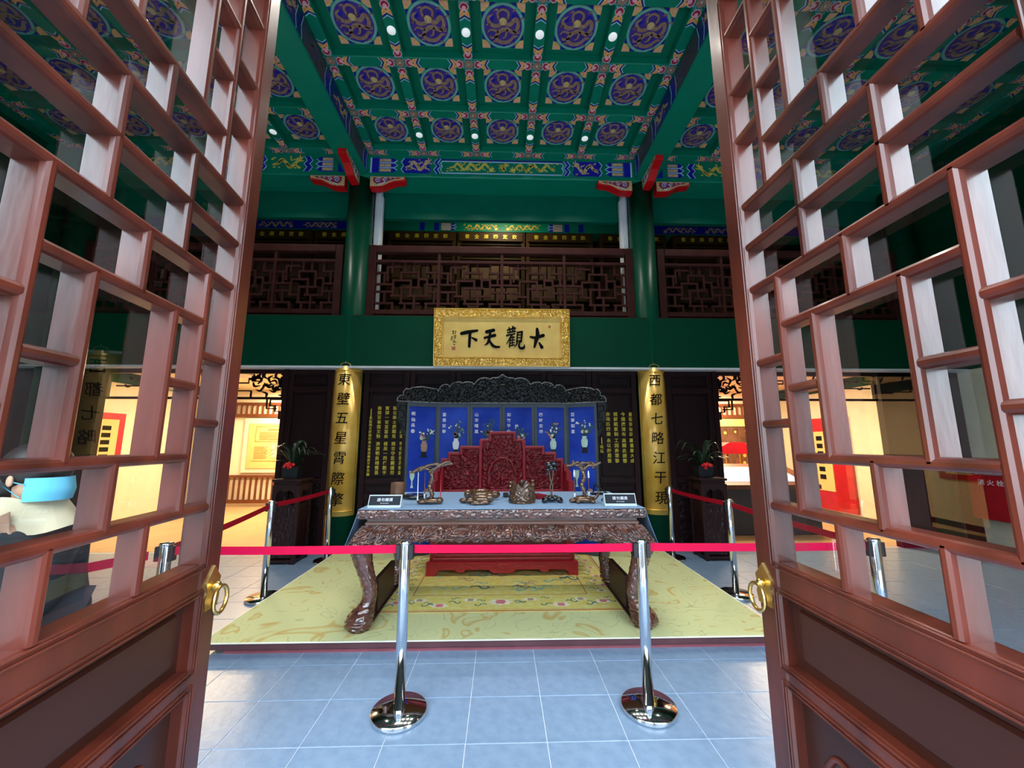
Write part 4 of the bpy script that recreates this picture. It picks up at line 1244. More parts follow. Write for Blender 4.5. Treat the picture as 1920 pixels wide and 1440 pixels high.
# ================================================================== screen behind the throne
t = thing('folding_screen', 'six leaf lapis blue folding screen with carved black crest behind the throne', 'screen', (0.015, 5.4, 0))
SY = 5.40; PW = .45; S0 = -.885
def screen_leaf(o, ax, w, n, k, first):
    """one leaf: o bottom inner corner, ax along the leaf"""
    o, ax, n = Vector(o), Vector(ax), Vector(n)
    f = MB(); fw = .028
    def rect(mb, u0, u1, z0, z1, d0, d1, m=0):
        mb.prism([(u0, z0), (u1, z0), (u1, z1), (u0, z1)], o + n * d0, ax, Z, n * (d1 - d0), m)
    rect(f, 0, fw, PT + .009, 2.09, -.02, .02); rect(f, w - fw, w, PT + .009, 2.09, -.02, .02)
    rect(f, fw, w - fw, 2.04, 2.09, -.02, .02); rect(f, fw, w - fw, PT + .009, .16, -.02, .02)
    for u in (fw, w - fw - .008): rect(f, u, u + .008, .16, 2.04, .0, .012)
    lf = f.build('screen_leaf', 'screen_frame', t)
    p = MB(); rect(p, fw, w - fw, .16, 2.04, -.012, .004); p.build('blue_panel', 'lapis', lf)
    pl = o + n * .004; d = n * .006
    IM = ['bronze_brown', 'jade', 'black_gloss', 'inlay_pink', 'inlay_green', 'ebony', 'paint_white']
    for i, ch in enumerate(first):
        q = MB(); q.glyphs(ch, pl + ax * .09 + Z * (1.94 - i * .078), ax, Z, .056, d, 6, bold=.014)
        q.build('title_character', IM, lf)
    rnd = random.Random(k * 5 + 1)
    cx, cz = w * .58, 1.43 + .03 * (k % 3)
    vm = (0, 6, 2, 3, 1, 1)[k]
    vase = [(-.028, 0), (-.04, .03), (-.045, .09), (-.026, .13), (-.03, .15), (.03, .15), (.026, .13), (.045, .09), (.04, .03), (.028, 0)]
    q = MB(); q.prism([(cx + a, cz + c) for a, c in vase], pl, ax, Z, d * 1.5, vm); q.build('inlaid_vase', IM, lf)
    q = MB(); q.prism([(cx - .05, cz - .075), (cx + .05, cz - .075), (cx + .035, cz - .05), (cx + .03, cz), (cx - .03, cz), (cx - .035, cz - .05)], pl, ax, Z, d * 1.2, 5); q.build('vase_stand', IM, lf)
    q = MB()
    for i in range(13):
        a = rnd.uniform(.35, pi - .35); L = rnd.uniform(.07, .24)
        ex, ez = cx + L * cos(a) * .6, cz + .15 + L * sin(a)
        q.ribbon([(cx, cz + .14), ((cx + ex) / 2 + rnd.uniform(-.02, .02), (cz + .14 + ez) / 2), (ex, ez)], [.009, .008, .005], pl, ax, Z, d * .6, 4, n=3, capped=False)
        mm = rnd.choice((1, 6, 6, 4, 4, 3)) if k != 2 else rnd.choice((6, 4))
        for j in range(4):
            x, z = ex + rnd.uniform(-.018, .018), ez + rnd.uniform(-.018, .018)
            if rnd.random() < .45:
                aa = rnd.uniform(0, 2 * pi)
                q.ribbon([(x, z), (x + .018 * cos(aa), z + .018 * sin(aa)), (x + .036 * cos(aa), z + .036 * sin(aa))], [.003, .012, .002], pl, ax, Z, d * .8, 4, n=2, capped=False)
            else:
                q.disc(pl + ax * x + Z * z, rnd.uniform(.005, .013), ax, Z, d * rnd.uniform(.8, 1.3), mm, 7)
    for i in range(4):
        x, z = cx + rnd.uniform(-.05, .05), cz + .16 + rnd.uniform(0, .07)
        q.disc(pl + ax * x + Z * z, .02, ax, Z, d * 1.4, rnd.choice((0, 3, 4, 1)), 8)
    q.build('inlaid_bouquet', IM, lf)['kind'] = 'stuff'
    if k in (0, 5):
        c2 = w * .24 if k == 0 else w * .3
        q = MB(); q.prism([(c2 - .035, 1.18), (c2 + .035, 1.18), (c2 + .03, 1.10), (c2 + .008, 1.05), (c2 + .008, 1.0), (c2 + .02, .96), (c2 - .02, .96), (c2 - .008, 1.0), (c2 - .008, 1.05), (c2 - .03, 1.10)], pl, ax, Z, d, 1); q.build('inlaid_cup', IM, lf)
        q = MB(); q.ribbon([(w * .25, .82), (w * .35, .80), (w * .45, .72)], [.02, .05, .012], pl, ax, Z, d, 6, n=4); q.build('inlaid_bird', IM, lf)
        q = MB(); q.ribbon([(w * .6, .88), (w * .72, .92), (w * .85, .85)], [.02, .05, .02], pl, ax, Z, d, 0, n=4); q.build('inlaid_spray', IM, lf)
TT = ['明仙長春', '富貴安寧', '山市晴嵐', '如竹平安', '四時吉祥', '百事如意']
for k in range(4):
    screen_leaf((S0 + k * PW, SY, 0), X, PW - .004, (0, -1, 0), k + 1, TT[k + 1])
a = radians(26)
axl = Vector((cos(a), sin(a), 0)); nl = Vector((sin(a), -cos(a), 0))
ol = Vector((S0 - .004, SY, 0)) - axl * .43
screen_leaf(ol, axl, .43, nl, 0, TT[0])
axr = Vector((cos(a), -sin(a), 0)); nr = Vector((-sin(a), -cos(a), 0))
orr = Vector((S0 + 4 * PW + .004, SY, 0))
screen_leaf(orr, axr, .43, nr, 5, TT[5])
# crests
def crest(o, ax, n, prof, z0, seed, nm='carved_crest', roundel=None):
    """relief panel with a shaped top given as (u, height) points"""
    o, ax, n = Vector(o), Vector(ax), Vector(n)
    us = [p[0] for p in prof]; hs = [p[1] for p in prof]
    L = us[-1] - us[0]
    def fn(u, v):
        x = us[0] + L * u; h = float(np.interp(x, us, hs)); z = z0 + h * v
        hh = carve(x, z, 26, seed)
        if roundel and (x - roundel[0]) ** 2 + (z - roundel[1]) ** 2 < .055 ** 2: hh = 1.3
        return o + ax * x + Z * z + n * (.012 + .02 * hh)
    b = MB(); b.grid(fn, max(20, int(L / .011)), 26, back=-n * .03)
    c = b.build(nm, 'ebony', t)
    e = MB()
    e.tube([o + ax * u + Z * (z0 + h) + n * .014 for u, h in prof], .0085, 6); e.tube([o + ax * us[0] + Z * z0 + n * .02, o + ax * us[-1] + Z * z0 + n * .02], .011, 6)
    e.build('crest_edge', 'crest_highlight', c)
half = [(0, .02), (.005, .18), (.05, .25), (.13, .26), (.15, .22), (.2, .28), (.3, .30), (.33, .28), (.38, .30), (.47, .29), (.5, .265), (.55, .33), (.63, .36), (.7, .35), (.72, .34), (.76, .36), (.84, .365), (.9, .41)]
full = catmull(half, 2) + [(1.8 - u, h) for u, h in catmull(half, 2)[::-1][1:]]
crest((S0, SY, 0), X, (0, -1, 0), full, 2.1, 1.7, roundel=(.9, 2.31))
wingp = [(-.13, .0), (-.13, .05), (-.1, .09), (-.05, .10), (-.06, .15), (-.02, .21), (.03, .2), (.06, .23), (.2, .255), (.3, .24), (.41, .225), (.43, .2)]
wingp = [(u, h * .84) for u, h in wingp]
crest(ol, axl, nl, wingp, 2.1, 4.4)
crest(orr, axr, nr, [(.43 - u, h) for u, h in wingp[::-1]], 2.1, 6.4)
for o_, ax_, n_, x0, s in ((ol, axl, nl, 0, -1), (orr, axr, nr, .43, 1)):
    b = MB()
    pr = [(0, 0), (.13, 0), (.14, -.06), (.115, -.14), (.12, -.22), (.08, -.30), (.07, -.38), (.02, -.45), (0, -.46)]
    b.prism([(x0 + s * u, 2.09 + v) for u, v in pr], Vector(o_) - Vector(n_) * .012, ax_, Z, Vector(n_) * .024)
    fr = lambda u, v: Vector(o_) + Vector(ax_) * (x0 + s * u) + Z * (2.09 + v) + Vector(n_) * .016
    b.tube([fr(u, v) for u, v in catmull(pr[1:], 4)], .007, 6); b.tube([fr(.008, 0), fr(.008, -.46)], .008, 6)
    for c_ in ([(.02, -.05), (.08, -.04), (.1, -.1), (.05, -.12), (.03, -.2), (.08, -.2)], [(.02, -.26), (.07, -.25), (.05, -.33), (.02, -.36)]): b.tube([fr(u, v) for u, v in catmull(c_, 4)], .009, 6)
    b.build('side_bracket', 'ebony', t)
b = MB(); b.box(S0, S0 + 1.8, SY - .04, SY + .04, PT + .009, .12); b.build('base_rail', 'ebony', t)

# ================================================================== things on the table
def sign(x, y, w, rot, label):
    t = thing('notice_stand', label, 'sign', (x, y, TZ + .003), 'black notice stands on the table')
    t.rotation_euler = (0, 0, rot)
    b = MB(); b.prism([(-.05, 0), (.05, 0), (.01, .098), (-.003, .098)], (-w / 2, 0, 0), Y, Z, (w, 0, 0)); b.build('stand', 'acrylic', t, local=True)
    u = Vector((0, .047, .098)).normalized(); n = Vector((0, -.098, .047)).normalized()
    o = Vector((0, -.05, 0)) + u * .012 + n * .001
    b = MB(); b.prism([(-w / 2 + .001, .003), (w / 2 - .001, .003), (w / 2 - .001, .093), (-w / 2 + .001, .093)], o, X, u, n * .002); b.build('white_edge', 'sign_edge', t, local=True)
    b = MB(); b.prism([(-w / 2 + .006, .008), (w / 2 - .006, .008), (w / 2 - .006, .088), (-w / 2 + .006, .088)], o + n * .002, X, u, n * .001); b.build('face', 'sign_face', t, local=True)
    b = MB()
    for i, ch in enumerate('請勿觸摸'): b.glyphs(ch, o + n * .003 + X * (i - 1.5) * .033 + u * .055, X, u, .031, n * .001, bold=.004)
    b.glyphs('Do not touch', o + n * .003 + u * .026, X, u, .012, n * .001)
    b.build('lettering', 'paint_white', t, 'white notice lettering', local=True)
sign(-.965, 3.36, .27, 0, 'black do not touch notice at the left end of the carved table')
sign(1.02, 3.40, .27, -.03, 'black do not touch notice at the right end of the carved table')
TT_ = TZ + .0035
# wooden brush pot
b = MB(); b.lathe([(0, 0), (.062, 0), (.066, .02), (.064, .15), (.058, .15), (.056, .02), (0, .02)], (-1.0, 3.86, TT_), 24)
tag(b.build('wooden_brush_pot', 'burl_wood'), 'pale brown wooden brush pot behind the left notice', 'brush pot')
b = MB(); b.lathe([(0, 0), (.095, 0), (.11, .012), (.11, .03), (.085, .04), (.03, .035), (0, .03)], (-.83, 3.86, TT_), 20)
tag(b.build('ink_stone', 'black_gloss'), 'low round black ink stone beside the wooden brush pot', 'ink stone')

def tree_stand(x, y, z, name, label, base_turtle, arms, trunk_h, mat_):
    t = thing(name, label, 'brush stand', (x, y, z))
    b = MB()
    if base_turtle:
        b.ball((x, y, z + .028), .1, sq=(1, .72, .36), nu=16, nv=9)
        b.ball((x - .1, y - .02, z + .02), .03, sq=(1.2, .8, .7)); b.tube([(x + .09, y, z + .03), (x + .12, y - .01, z + .055), (x + .135, y - .01, z + .085)], [.02, .015, .012], 8); b.ball((x + .138, y - .012, z + .09), .014)
        for sx, sy in ((-.06, -.06), (.07, -.06), (-.06, .06), (.07, .06)): b.ball((x + sx, y + sy, z + .015), .024, sq=(1, 1, .65))
        b.build('turtle_base', mat_, t)
    else:
        b.ball((x, y, z + .026), .095, sq=(1.05, .7, .3), nu=16, nv=9); b.ball((x - .07, y - .03, z + .02), .04, sq=(1.2, .8, .5)); b.ball((x + .08, y - .02, z + .03), .035, sq=(1, .8, .9))
        b.build('root_base', mat_, t)
    b = MB(); rnd = random.Random(int(x * 100))
    pts = [(x + .012 * sin(i * 1.3), y + .006 * cos(i * 1.7), z + .04 + trunk_h * i / 9) for i in range(10)]
    b.tube(catmull(pts, 3), [.019 + .004 * sin(i * 1.9) for i in range(28)], 8); b.build('trunk', mat_, t)
    b = MB(); top = z + .04 + trunk_h
    for p in arms:
        q = catmull([(x + u, y + v, top + w) for u, v, w in p], 4)
        b.tube(q, [.017 - .009 * i / len(q) + .003 * sin(i * 2.1) for i in range(len(q))], 7)
    b.build('branches', mat_, t)
    return t
def brush(x, y, ztop, L, handle, tip_up, label):
    t = thing('hanging_brush', label, 'brush', (x, y, ztop - L), 'writing brushes hanging from the stands')
    b = MB(); b.tube([(x, y, ztop), (x, y, ztop + .02)], .0015, 5); b.tube([(x, y, ztop - L * .78), (x, y, ztop)], .0042, 8); b.build('handle', handle, t)
    b = MB(); b.lathe([(0, 0), (.004, .01), (.008, .04), (.0065, L * .22), (0, L * .22)], (x, y, ztop - L), 10); b.build('bristle_head', 'paint_white', t)
    if tip_up:
        b = MB(); b.lathe([(0, 0), (.008, 0), (.009, .03), (.004, .06), (0, .065)], (x, y, ztop - .05), 8); b.build('cap', 'paint_white', t)
ts = tree_stand(-.62, 3.52, TT_, 'root_wood_brush_stand', 'gnarled root wood brush stand on the left half of the table', False,
           [[(.0, 0, -.02), (.06, 0, .01), (.14, 0, .03), (.19, .01, .035)], [(0, 0, -.02), (-.07, 0, -.005), (-.14, 0, -.03), (-.2, 0, -.045)], [(-.1, 0, -.02), (-.03, -.01, .02), (.05, 0, .03), (.12, 0, .025)], [(.0, 0, -.06), (.03, -.01, -.01), (.09, -.01, .025)], [(-.16, 0, -.04), (-.1, -.01, 0), (-.04, -.01, .005)], [(.05, 0, .01), (.12, -.01, .045), (.17, 0, .05)]], .27, 'bark_bronze')
brush(-.735, 3.52, TT_ + .265, .26, 'sign_edge', False, 'white handled brush hanging from the left brush stand')
brush(-.675, 3.52, TT_ + .26, .225, 'burl_wood', False, 'brown handled brush hanging next to the trunk of the left brush stand')
brush(-.535, 3.52, TT_ + .26, .26, 'cinnabar_base', False, 'red handled brush hanging from the left brush stand')
tree_stand(.745, 3.56, TT_, 'turtle_brush_stand', 'bronze coloured brush stand rising from a turtle base on the right half', True,
           [[(0, 0, -.04), (.05, 0, .0), (.1, 0, .0), (.14, 0, .015), (.17, 0, .03)], [(0, 0, -.03), (-.06, 0, .005), (-.12, 0, .0), (-.16, 0, .0)], [(-.02, 0, 0), (-.05, -.02, .03), (-.09, -.02, .01)], [(.02, 0, 0), (.07, .02, .025), (.12, .02, .01)], [(-.1, 0, .0), (-.085, 0, .03), (-.09, 0, .045)], [(.1, 0, 0), (.09, 0, -.03)], [(-.05, 0, 0), (0, -.02, .025), (.06, -.02, .02)]], .285, 'bark_bronze')
brush(.665, 3.56, TT_ + .275, .245, 'burl_wood', True, 'white tasselled brush hanging left of the turtle stand trunk')
brush(.795, 3.56, TT_ + .265, .22, 'burl_wood', True, 'white tasselled brush hanging right of the turtle stand trunk')
# lotus stand
t = thing('lotus_ornament', 'dark bronze lotus pod ornament with two stems on a black curled base', 'ornament', (.46, 3.6, TT_))
b = MB()
for s in (-1, 1): b.tube(catmull([(.46 + s * .015, 3.6, TT_ + .03), (.46 - s * .012, 3.6, TT_ + .13), (.46 + s * .01, 3.6, TT_ + .2), (.46 + s * .02, 3.6, TT_ + .29)], 5), .0065, 8)
b.build('stems', 'bark_bronze', t)
b = MB()
for u, v, w, r in ((-.02, 0, .33, .036), (.025, 0, .34, .033), (0, -.02, .30, .03), (-.03, -.01, .285, .022), (-.035, 0, .25, .018), (.03, -.01, .30, .024)): b.ball((.46 + u, 3.6 + v, TT_ + w), r, nu=9, nv=6, sq=(1, 1, .8))
b.build('lotus_pod', 'black_gloss', t)
b = MB(); b.ball((.46, 3.6, TT_ + .025), .05, sq=(1, .8, .5))
for s in (-1, 1): b.tube([(.46 + s * (.02 + .055 * sin(a * .9)), 3.58 - .02 * a, TT_ + .028 + .012 * cos(a * 2)) for a in [i * .3 for i in range(9)]], .024, 8); b.ball((.46 + s * .06, 3.56, TT_ + .027), .033, sq=(1, .9, .75))
b.build('curled_base', 'black_gloss', t)
# root brush pot
b = MB()
def pot(u, v):
    a = 2 * pi * u; r = .112 + .012 * carve(u * 1.2, v * .25, 14, 5) - .008 * v
    h = .165 + .02 * sin(a * 5 + 1) + .012 * sin(a * 9)
    return (.19 + r * cos(a), 3.6 + r * sin(a), TT_ + h * v)
b.grid(pot, 72, 24); b.grid(lambda u, v: (.19 + .09 * cos(2 * pi * u), 3.6 + .09 * sin(2 * pi * u), TT_ + .01 + (.155 + .02 * sin(2 * pi * u * 5 + 1) + .012 * sin(2 * pi * u * 9)) * v), 72, 3)
rim_ = MB()
b.grid(lambda u, v: tuple(np.array(pot(u, 1)) * (1 - v) + np.array((.19 + .09 * cos(2 * pi * u), 3.6 + .09 * sin(2 * pi * u), TT_ + .165 + .02 * sin(2 * pi * u * 5 + 1) + .012 * sin(2 * pi * u * 9))) * v), 72, 1)
b.disc((.19, 3.6, TT_), .105, X, Y, Z * .012, 0, 24)
tag(b.build('root_brush_pot', 'bark_bronze'), 'wide gnarled root brush pot in the middle of the table', 'brush pot')
# bronze animal ornaments
t = thing('bronze_washer', 'bronze brush washer with a beast beside it left of the root pot', 'ornament', (-.22, 3.62, TT_))
b = MB()
b.lathe([(0, .01), (.09, .01), (.115, .035), (.12, .07), (.105, .085), (.1, .07), (.06, .03), (0, .03)], (-.19, 3.75, TT_), 28); b.ball((-.06, 3.76, TT_ + .045), .045, sq=(1.2, .8, .8)); b.ball((-.31, 3.75, TT_ + .05), .045, sq=(.9, .8, 1))
b.build('washer_bowl', 'bark_bronze', t)
b = MB()
b.ball((-.17, 3.5, TT_ + .04), .075, sq=(1.25, .8, .58), nu=14, nv=9); b.ball((-.10, 3.49, TT_ + .05), .045, sq=(1, .8, .9)); b.ball((-.27, 3.5, TT_ + .028), .038, sq=(1.2, .9, .7)); b.ball((-.14, 3.45, TT_ + .02), .03, sq=(1.6, .9, .6)); b.ball((-.22, 3.45, TT_ + .018), .026, sq=(1.7, .9, .6))
b.tube(catmull([(-.1, 3.46, TT_ + .02), (-.18, 3.43, TT_ + .012), (-.26, 3.43, TT_ + .01)], 5), [.014] * 5 + [.008] * 6, 7)
b.ball((-.33, 3.55, TT_ + .022), .032, sq=(1.4, .8, .7))
b.build('crouching_beast', 'bark_bronze', t)
b = MB(); b.box(.02, .075, 3.9, 4.0, TT_, TT_ + .035, ch=.006)
tag(b.build('ink_block', 'black_gloss'), 'small black ink block behind the root brush pot', 'ink block')
b = MB(); b.obox((.36, 3.85, TT_ + .018), unit((1, .5, 0)), unit((-.5, 1, 0)), Z, .1, .16, .036)
tag(b.build('lacquer_box', 'cinnabar'), 'small dark red box behind the lotus ornament', 'box')
b = MB()
for i, (u, r) in enumerate(((-.06, .022), (-.02, .035), (.03, .03), (.07, .02))): b.ball((1.0 + u, 3.6, TT_ + r * .7), r, sq=(1.2, .8, .9))
tag(b.build('mountain_brush_rest', 'black_gloss'), 'dark mountain shaped brush rest behind the right notice', 'brush rest')
b = MB(); b.tube(catmull([(.96, 4.1, TT_ + .02), (.98, 4.1, TT_ + .1), (1.02, 4.08, TT_ + .07), (1.1, 4.06, TT_ + .01)], 5), .008, 7); b.box(.93, 1.12, 4.05, 4.13, TT_, TT_ + .015, ch=.004)
tag(b.build('curved_desk_ornament', 'ebony'), 'thin curved black ornament at the far right of the table', 'ornament')
# ================================================================== rope stanchions
H_ = .943
def stanchion(x, y, label):
    t = thing('stanchion', label, 'stanchion', (x, y, 0), 'chrome belt stanchions around the platform')
    b = MB(); b.lathe([(0, 0), (.158, 0), (.160, .006), (.160, .022), (.154, .030), (.03, .034), (0, .034)], (x, y, 0), 48); b.build('base', 'chrome', t)
    b = MB(); b.lathe([(0, .03), (.0315, .03), (.0315, H_ - .01), (.028, H_ - .004), (0, H_ - .004)], (x, y, 0), 28); b.build('pole', 'chrome', t)
    b = MB(); b.lathe([(.033, H_ - .008), (.035, H_ - .004), (.035, H_ + .008), (.03, H_ + .012), (0, H_ + .012)], (x, y, 0), 28); b.build('cap', 'chrome', t)
    for dx, dy in ((.04, 0), (-.04, 0)):
        b = MB(); b.box(x + dx - .012, x + dx + .012, y - .022, y + .022, H_ - .095, H_ - .01, ch=.003); b.build('belt_clip', 'black_plastic', t)
    return t
PO = {'FL': (-.585, 2.50), 'FR': (.875, 2.50), 'CL': (-2.02, 2.50), 'CR': (2.35, 2.48), 'L1': (-2.38, 4.20), 'L2': (-2.30, 5.42), 'R1': (2.42, 4.16), 'R2': (2.33, 5.42)}
LB = {'FL': 'chrome belt stanchion in front of the left half of the carved table', 'FR': 'chrome belt stanchion in front of the right end of the carved table',
      'CL': 'chrome stanchion at the front corner behind the left door', 'CR': 'chrome stanchion at the front corner seen through the right door glass',
      'L1': 'chrome stanchion beside the left edge of the platform', 'L2': 'chrome stanchion at the foot of the left column', 'R1': 'chrome stanchion beside the right edge of the platform', 'R2': 'chrome stanchion at the foot of the right column'}
for k, p in PO.items(): stanchion(*p, LB[k])
def belt(a, c, m, label, sag=0.):
    (x0, y0), (x1, y1) = PO[a] if isinstance(a, str) else a, PO[c] if isinstance(c, str) else c
    d = Vector((x1 - x0, y1 - y0, 0)); L = d.length; d.normalize(); n = Vector((-d.y, d.x, 0))
    b = MB(); N = 16
    def P(u, v, s):
        q = .055 + (L - .11) * u
        return Vector((x0, y0, 0)) + d * q + n * s + Z * (H_ - .085 + .048 * v + .024 - sag * 4 * u * (1 - u))
    b.grid(lambda u, v: P(u, v, .001), N, 1, back=-n * .002)
    tag(b.build('barrier_belt', m), label, 'belt', 'red barrier belts between the stanchions')
belt('FL', 'FR', 'belt_pink', 'bright pink red barrier belt between the two front stanchions', .004)
belt('CL', 'FL', 'belt_pink', 'bright pink red barrier belt running to the left door', .004)
belt('FR', 'CR', 'belt_pink', 'bright pink red barrier belt running to the right door', .003)
belt('L1', 'L2', 'belt_dark', 'dark red barrier belt in front of the left plant stand', .01)
belt('CL', 'L1', 'belt_dark', 'dark red barrier belt along the left platform edge', .01)
belt('R2', 'R1', 'belt_dark', 'dark red barrier belt in front of the right plant stand', .01)
belt('R1', 'CR', 'belt_dark', 'dark red barrier belt along the right platform edge', .01)
belt((-2.0, 2.44), (-2.7, 1.35), 'belt_pink', 'pink red barrier belt seen through the left door glass beside the person', .004)

# ================================================================== plant stands and plants
def plant_stand(x, y, label):
    t = thing('plant_stand', label, 'plant stand', (x, y, 0), 'dark carved plant stands beside the columns')
    w = .19; h = 1.07
    b = MB(); b.box(x - w, x + w, y - w, y + w, h - .035, h, ch=.01); b.build('top', 'stand_wood', t)
    b = MB(); b.box(x - w + .03, x + w - .03, y - w + .03, y + w - .03, h - .075, h - .035); b.build('waist', 'stand_wood', t)
    for sx in (-1, 1):
        for sy in (-1, 1):
            b = MB(); px, py = x + sx * (w - .035), y + sy * (w - .035)
            b.box(px - .026, px + .026, py - .026, py + .026, 0, h - .075, ch=.006); b.build('leg', 'stand_wood', t)
    for f, (ax, o) in enumerate(((X, (x - w + .06, y - w + .03, 0)), (Y, (x + w - .03, y - w + .06, 0)), (Y, (x - w + .03, y - w + .06, 0)))):
        nrm = (Vector((0, -1, 0)), Vector((1, 0, 0)), Vector((-1, 0, 0)))[f]
        b = MB()
        b.grid(lambda u, v: Vector(o) + ax * (u * (2 * w - .12)) + Z * (.08 + .62 * v) + nrm * (.012 * carve(u * .26 + f, v * .62, 26, f + x)), 22, 44, back=-nrm * .02); b.build('carved_panel', 'stand_wood', t)
        b = MB()
        b.prism([(0, .995), (0, .80), (.03, .9), (.07, .93), (.12, .9), (.18, .93), (.23, .9), (2 * w - .12, .80), (2 * w - .12, .995)], Vector(o), ax, Z, nrm * .02); b.build('carved_apron', 'stand_wood', t)
    b = MB(); b.box(x - w + .01, x + w - .01, y - w + .01, y + w - .01, .02, .06, ch=.006); b.build('base_shelf', 'stand_wood', t)
    b = MB(); b.box(x - w + .02, x + w - .02, y - w + .02, y + w - .02, .7, .74); b.build('middle_shelf', 'stand_wood', t)
def plant(x, y, seed, label):
    z = 1.07
    t = thing('potted_plant', label, 'plant', (x, y, z), 'leafy plants with red flowers on the stands')
    b = MB(); V = [(-.115, -.09), (.115, -.09), (.115, .09), (-.115, .09)]
    lo = [(x + a * .8, y + c * .8, z) for a, c in V]; hi = [(x + a, y + c, z + .16) for a, c in V]; hi2 = [(x + a * .9, y + c * .9, z + .16) for a, c in V]; so = [(x + a * .88, y + c * .88, z + .14) for a, c in V]
    b.add(lo + hi + hi2 + so, [(3, 2, 1, 0)] + [(i, (i + 1) % 4, 4 + (i + 1) % 4, 4 + i) for i in range(4)] + [(4 + i, 4 + (i + 1) % 4, 8 + (i + 1) % 4, 8 + i) for i in range(4)] + [(8 + i, 8 + (i + 1) % 4, 12 + (i + 1) % 4, 12 + i) for i in range(4)] + [(12, 13, 14, 15)])
    b.build('pot', 'pot_dark', t)
    rnd = random.Random(seed)
    for i in range(28):
        a = rnd.uniform(0, 2 * pi); L = rnd.uniform(.28, .44); rise = rnd.uniform(.08, .36)
        dx, dy = cos(a), sin(a) * .7
        path = catmull([(x + dx * .02, y + dy * .02, z + .14), (x + dx * L * .35, y + dy * L * .35, z + .16 + rise * .75), (x + dx * L * .75, y + dy * L * .75, z + .16 + rise), (x + dx * L, y + dy * L, z + .15 + rise * rnd.uniform(.6, .95))], 4)
        b = MB(); side = Vector((-dy, dx, 0)).normalized(); N = len(path); v = []
        for k, p in enumerate(path):
            w = .022 * sin(pi * min(.97, .12 + .88 * k / (N - 1))) + .001
            p = Vector(p); v += [p - side * w, p + Z * .004, p + side * w]
        b.add(v, [(3 * k + j, 3 * k + j + 1, 3 * k + j + 4, 3 * k + j + 3) for k in range(N - 1) for j in (0, 1)], 0, True)
        b.build('leaf', 'leaf_green', t)
    b = MB()
    for i in range(16):
        a = rnd.uniform(0, 2 * pi); r = rnd.uniform(0, .075)
        b.ball((x - .005 + r * cos(a), y - .105 + .02 * sin(a * 3), z + .175 + r * .6 * sin(a)), rnd.uniform(.018, .03), nu=7, nv=5, sq=(1, .6, .8))
    b.build('red_bow', 'flower_red', t, 'bright red bow of petals')
plant_stand(-2.84, 5.48, 'dark carved plant stand beside the left golden plaque')
plant_stand(2.90, 5.48, 'dark carved plant stand beside the right golden plaque')
plant(-2.86, 5.48, 3, 'potted plant with strap leaves and red bow beside the left golden plaque')
plant(2.86, 5.48, 8, 'potted plant with strap leaves and red bow beside the right golden plaque')

# ================================================================== lit rooms: pierced transoms, posters, wainscot, case
def transom(s, x0, x1, label):
    t = thing('pierced_transom', label, 'screen', ((x0 + x1) / 2, 5.9, 2.1), 'pierced carved transoms over the side openings')
    b = MB(); y = 5.87
    b.box(x0, x1, y, y + .05, 2.595, 2.66); b.box(x0, x1, y, y + .04, 2.20, 2.235)
    for x in (x0, x1 - .04): b.box(x, x + .04, y, y + .05, 2.2, 2.6)
    b.build('frame', 'dark_wood', t)
    b = MB(); rnd = random.Random(11)
    edge = x1 if s < 0 else x0          # side next to the column leaf
    q = lambda u: edge + s * u
    def line(pts, w=.02): b.ribbon([(q(u), v) for u, v in pts], w, (0, y + .01, 0), X, Z, Vector((0, .025, 0)), 0, raw=True, capped=False)
    line([(.35, 2.6), (.35, 2.52), (.55, 2.52), (.55, 2.45), (.9, 2.45), (.9, 2.6)]); line([(.4, 2.48), (.5, 2.48), (.5, 2.55), (.4, 2.55)], .018)
    line([(.75, 2.52), (1.1, 2.52), (1.1, 2.47), (.8, 2.47), (.8, 2.55)]); line([(.5, 2.33), (1.4, 2.33)], .018); line([(1.2, 2.6), (1.2, 2.35), (1.7, 2.35), (1.7, 2.5), (1.4, 2.5)])
    line([(2.0, 2.6), (2.0, 2.4), (2.5, 2.4)]); line([(.5, 2.33), (.5, 2.23)], .018); line([(1.0, 2.33), (1.0, 2.23)], .018)
    for i in range(26):
        u, v = rnd.uniform(.02, .42), rnd.uniform(2.26, 2.58); a = rnd.uniform(0, 2 * pi); l = rnd.uniform(.05, .11)
        b.ribbon([(q(u), v), (q(u + l * cos(a)), v + l * sin(a)), (q(u + 1.5 * l * cos(a + .6)), v + 1.5 * l * sin(a + .6))], [.012, .03, .008], (0, y + .01, 0), X, Z, Vector((0, .025, 0)), 0, n=4)
    for i in range(20):
        u, v = rnd.uniform(.5, 2.4), rnd.uniform(2.36, 2.58); a = rnd.uniform(0, 2 * pi); l = .06
        b.ribbon([(q(u), v), (q(u + l * cos(a)), v + l * sin(a)), (q(u + 1.5 * l * cos(a + .6)), v + l * sin(a + .6))], [.01, .022, .008], (0, y + .01, 0), X, Z, Vector((0, .025, 0)), 0, n=4)
    b.build('plum_branch_carving', 'dark_wood', t)
    b = MB()
    line([(0, 2.2), (.2, 2.2), (.2, 2.1), (.12, 2.1), (.12, 2.02), (.05, 2.02), (.05, 1.9)], .022); line([(.25, 2.2), (.25, 2.06), (.1, 2.06)], .018)
    b.build('corner_fret', 'dark_wood', t)
transom(-1, -5.95, -3.30, 'dark pierced plum branch transom over the left lit opening')
transom(1, 3.36, 5.95, 'dark pierced plum branch transom over the right lit opening')

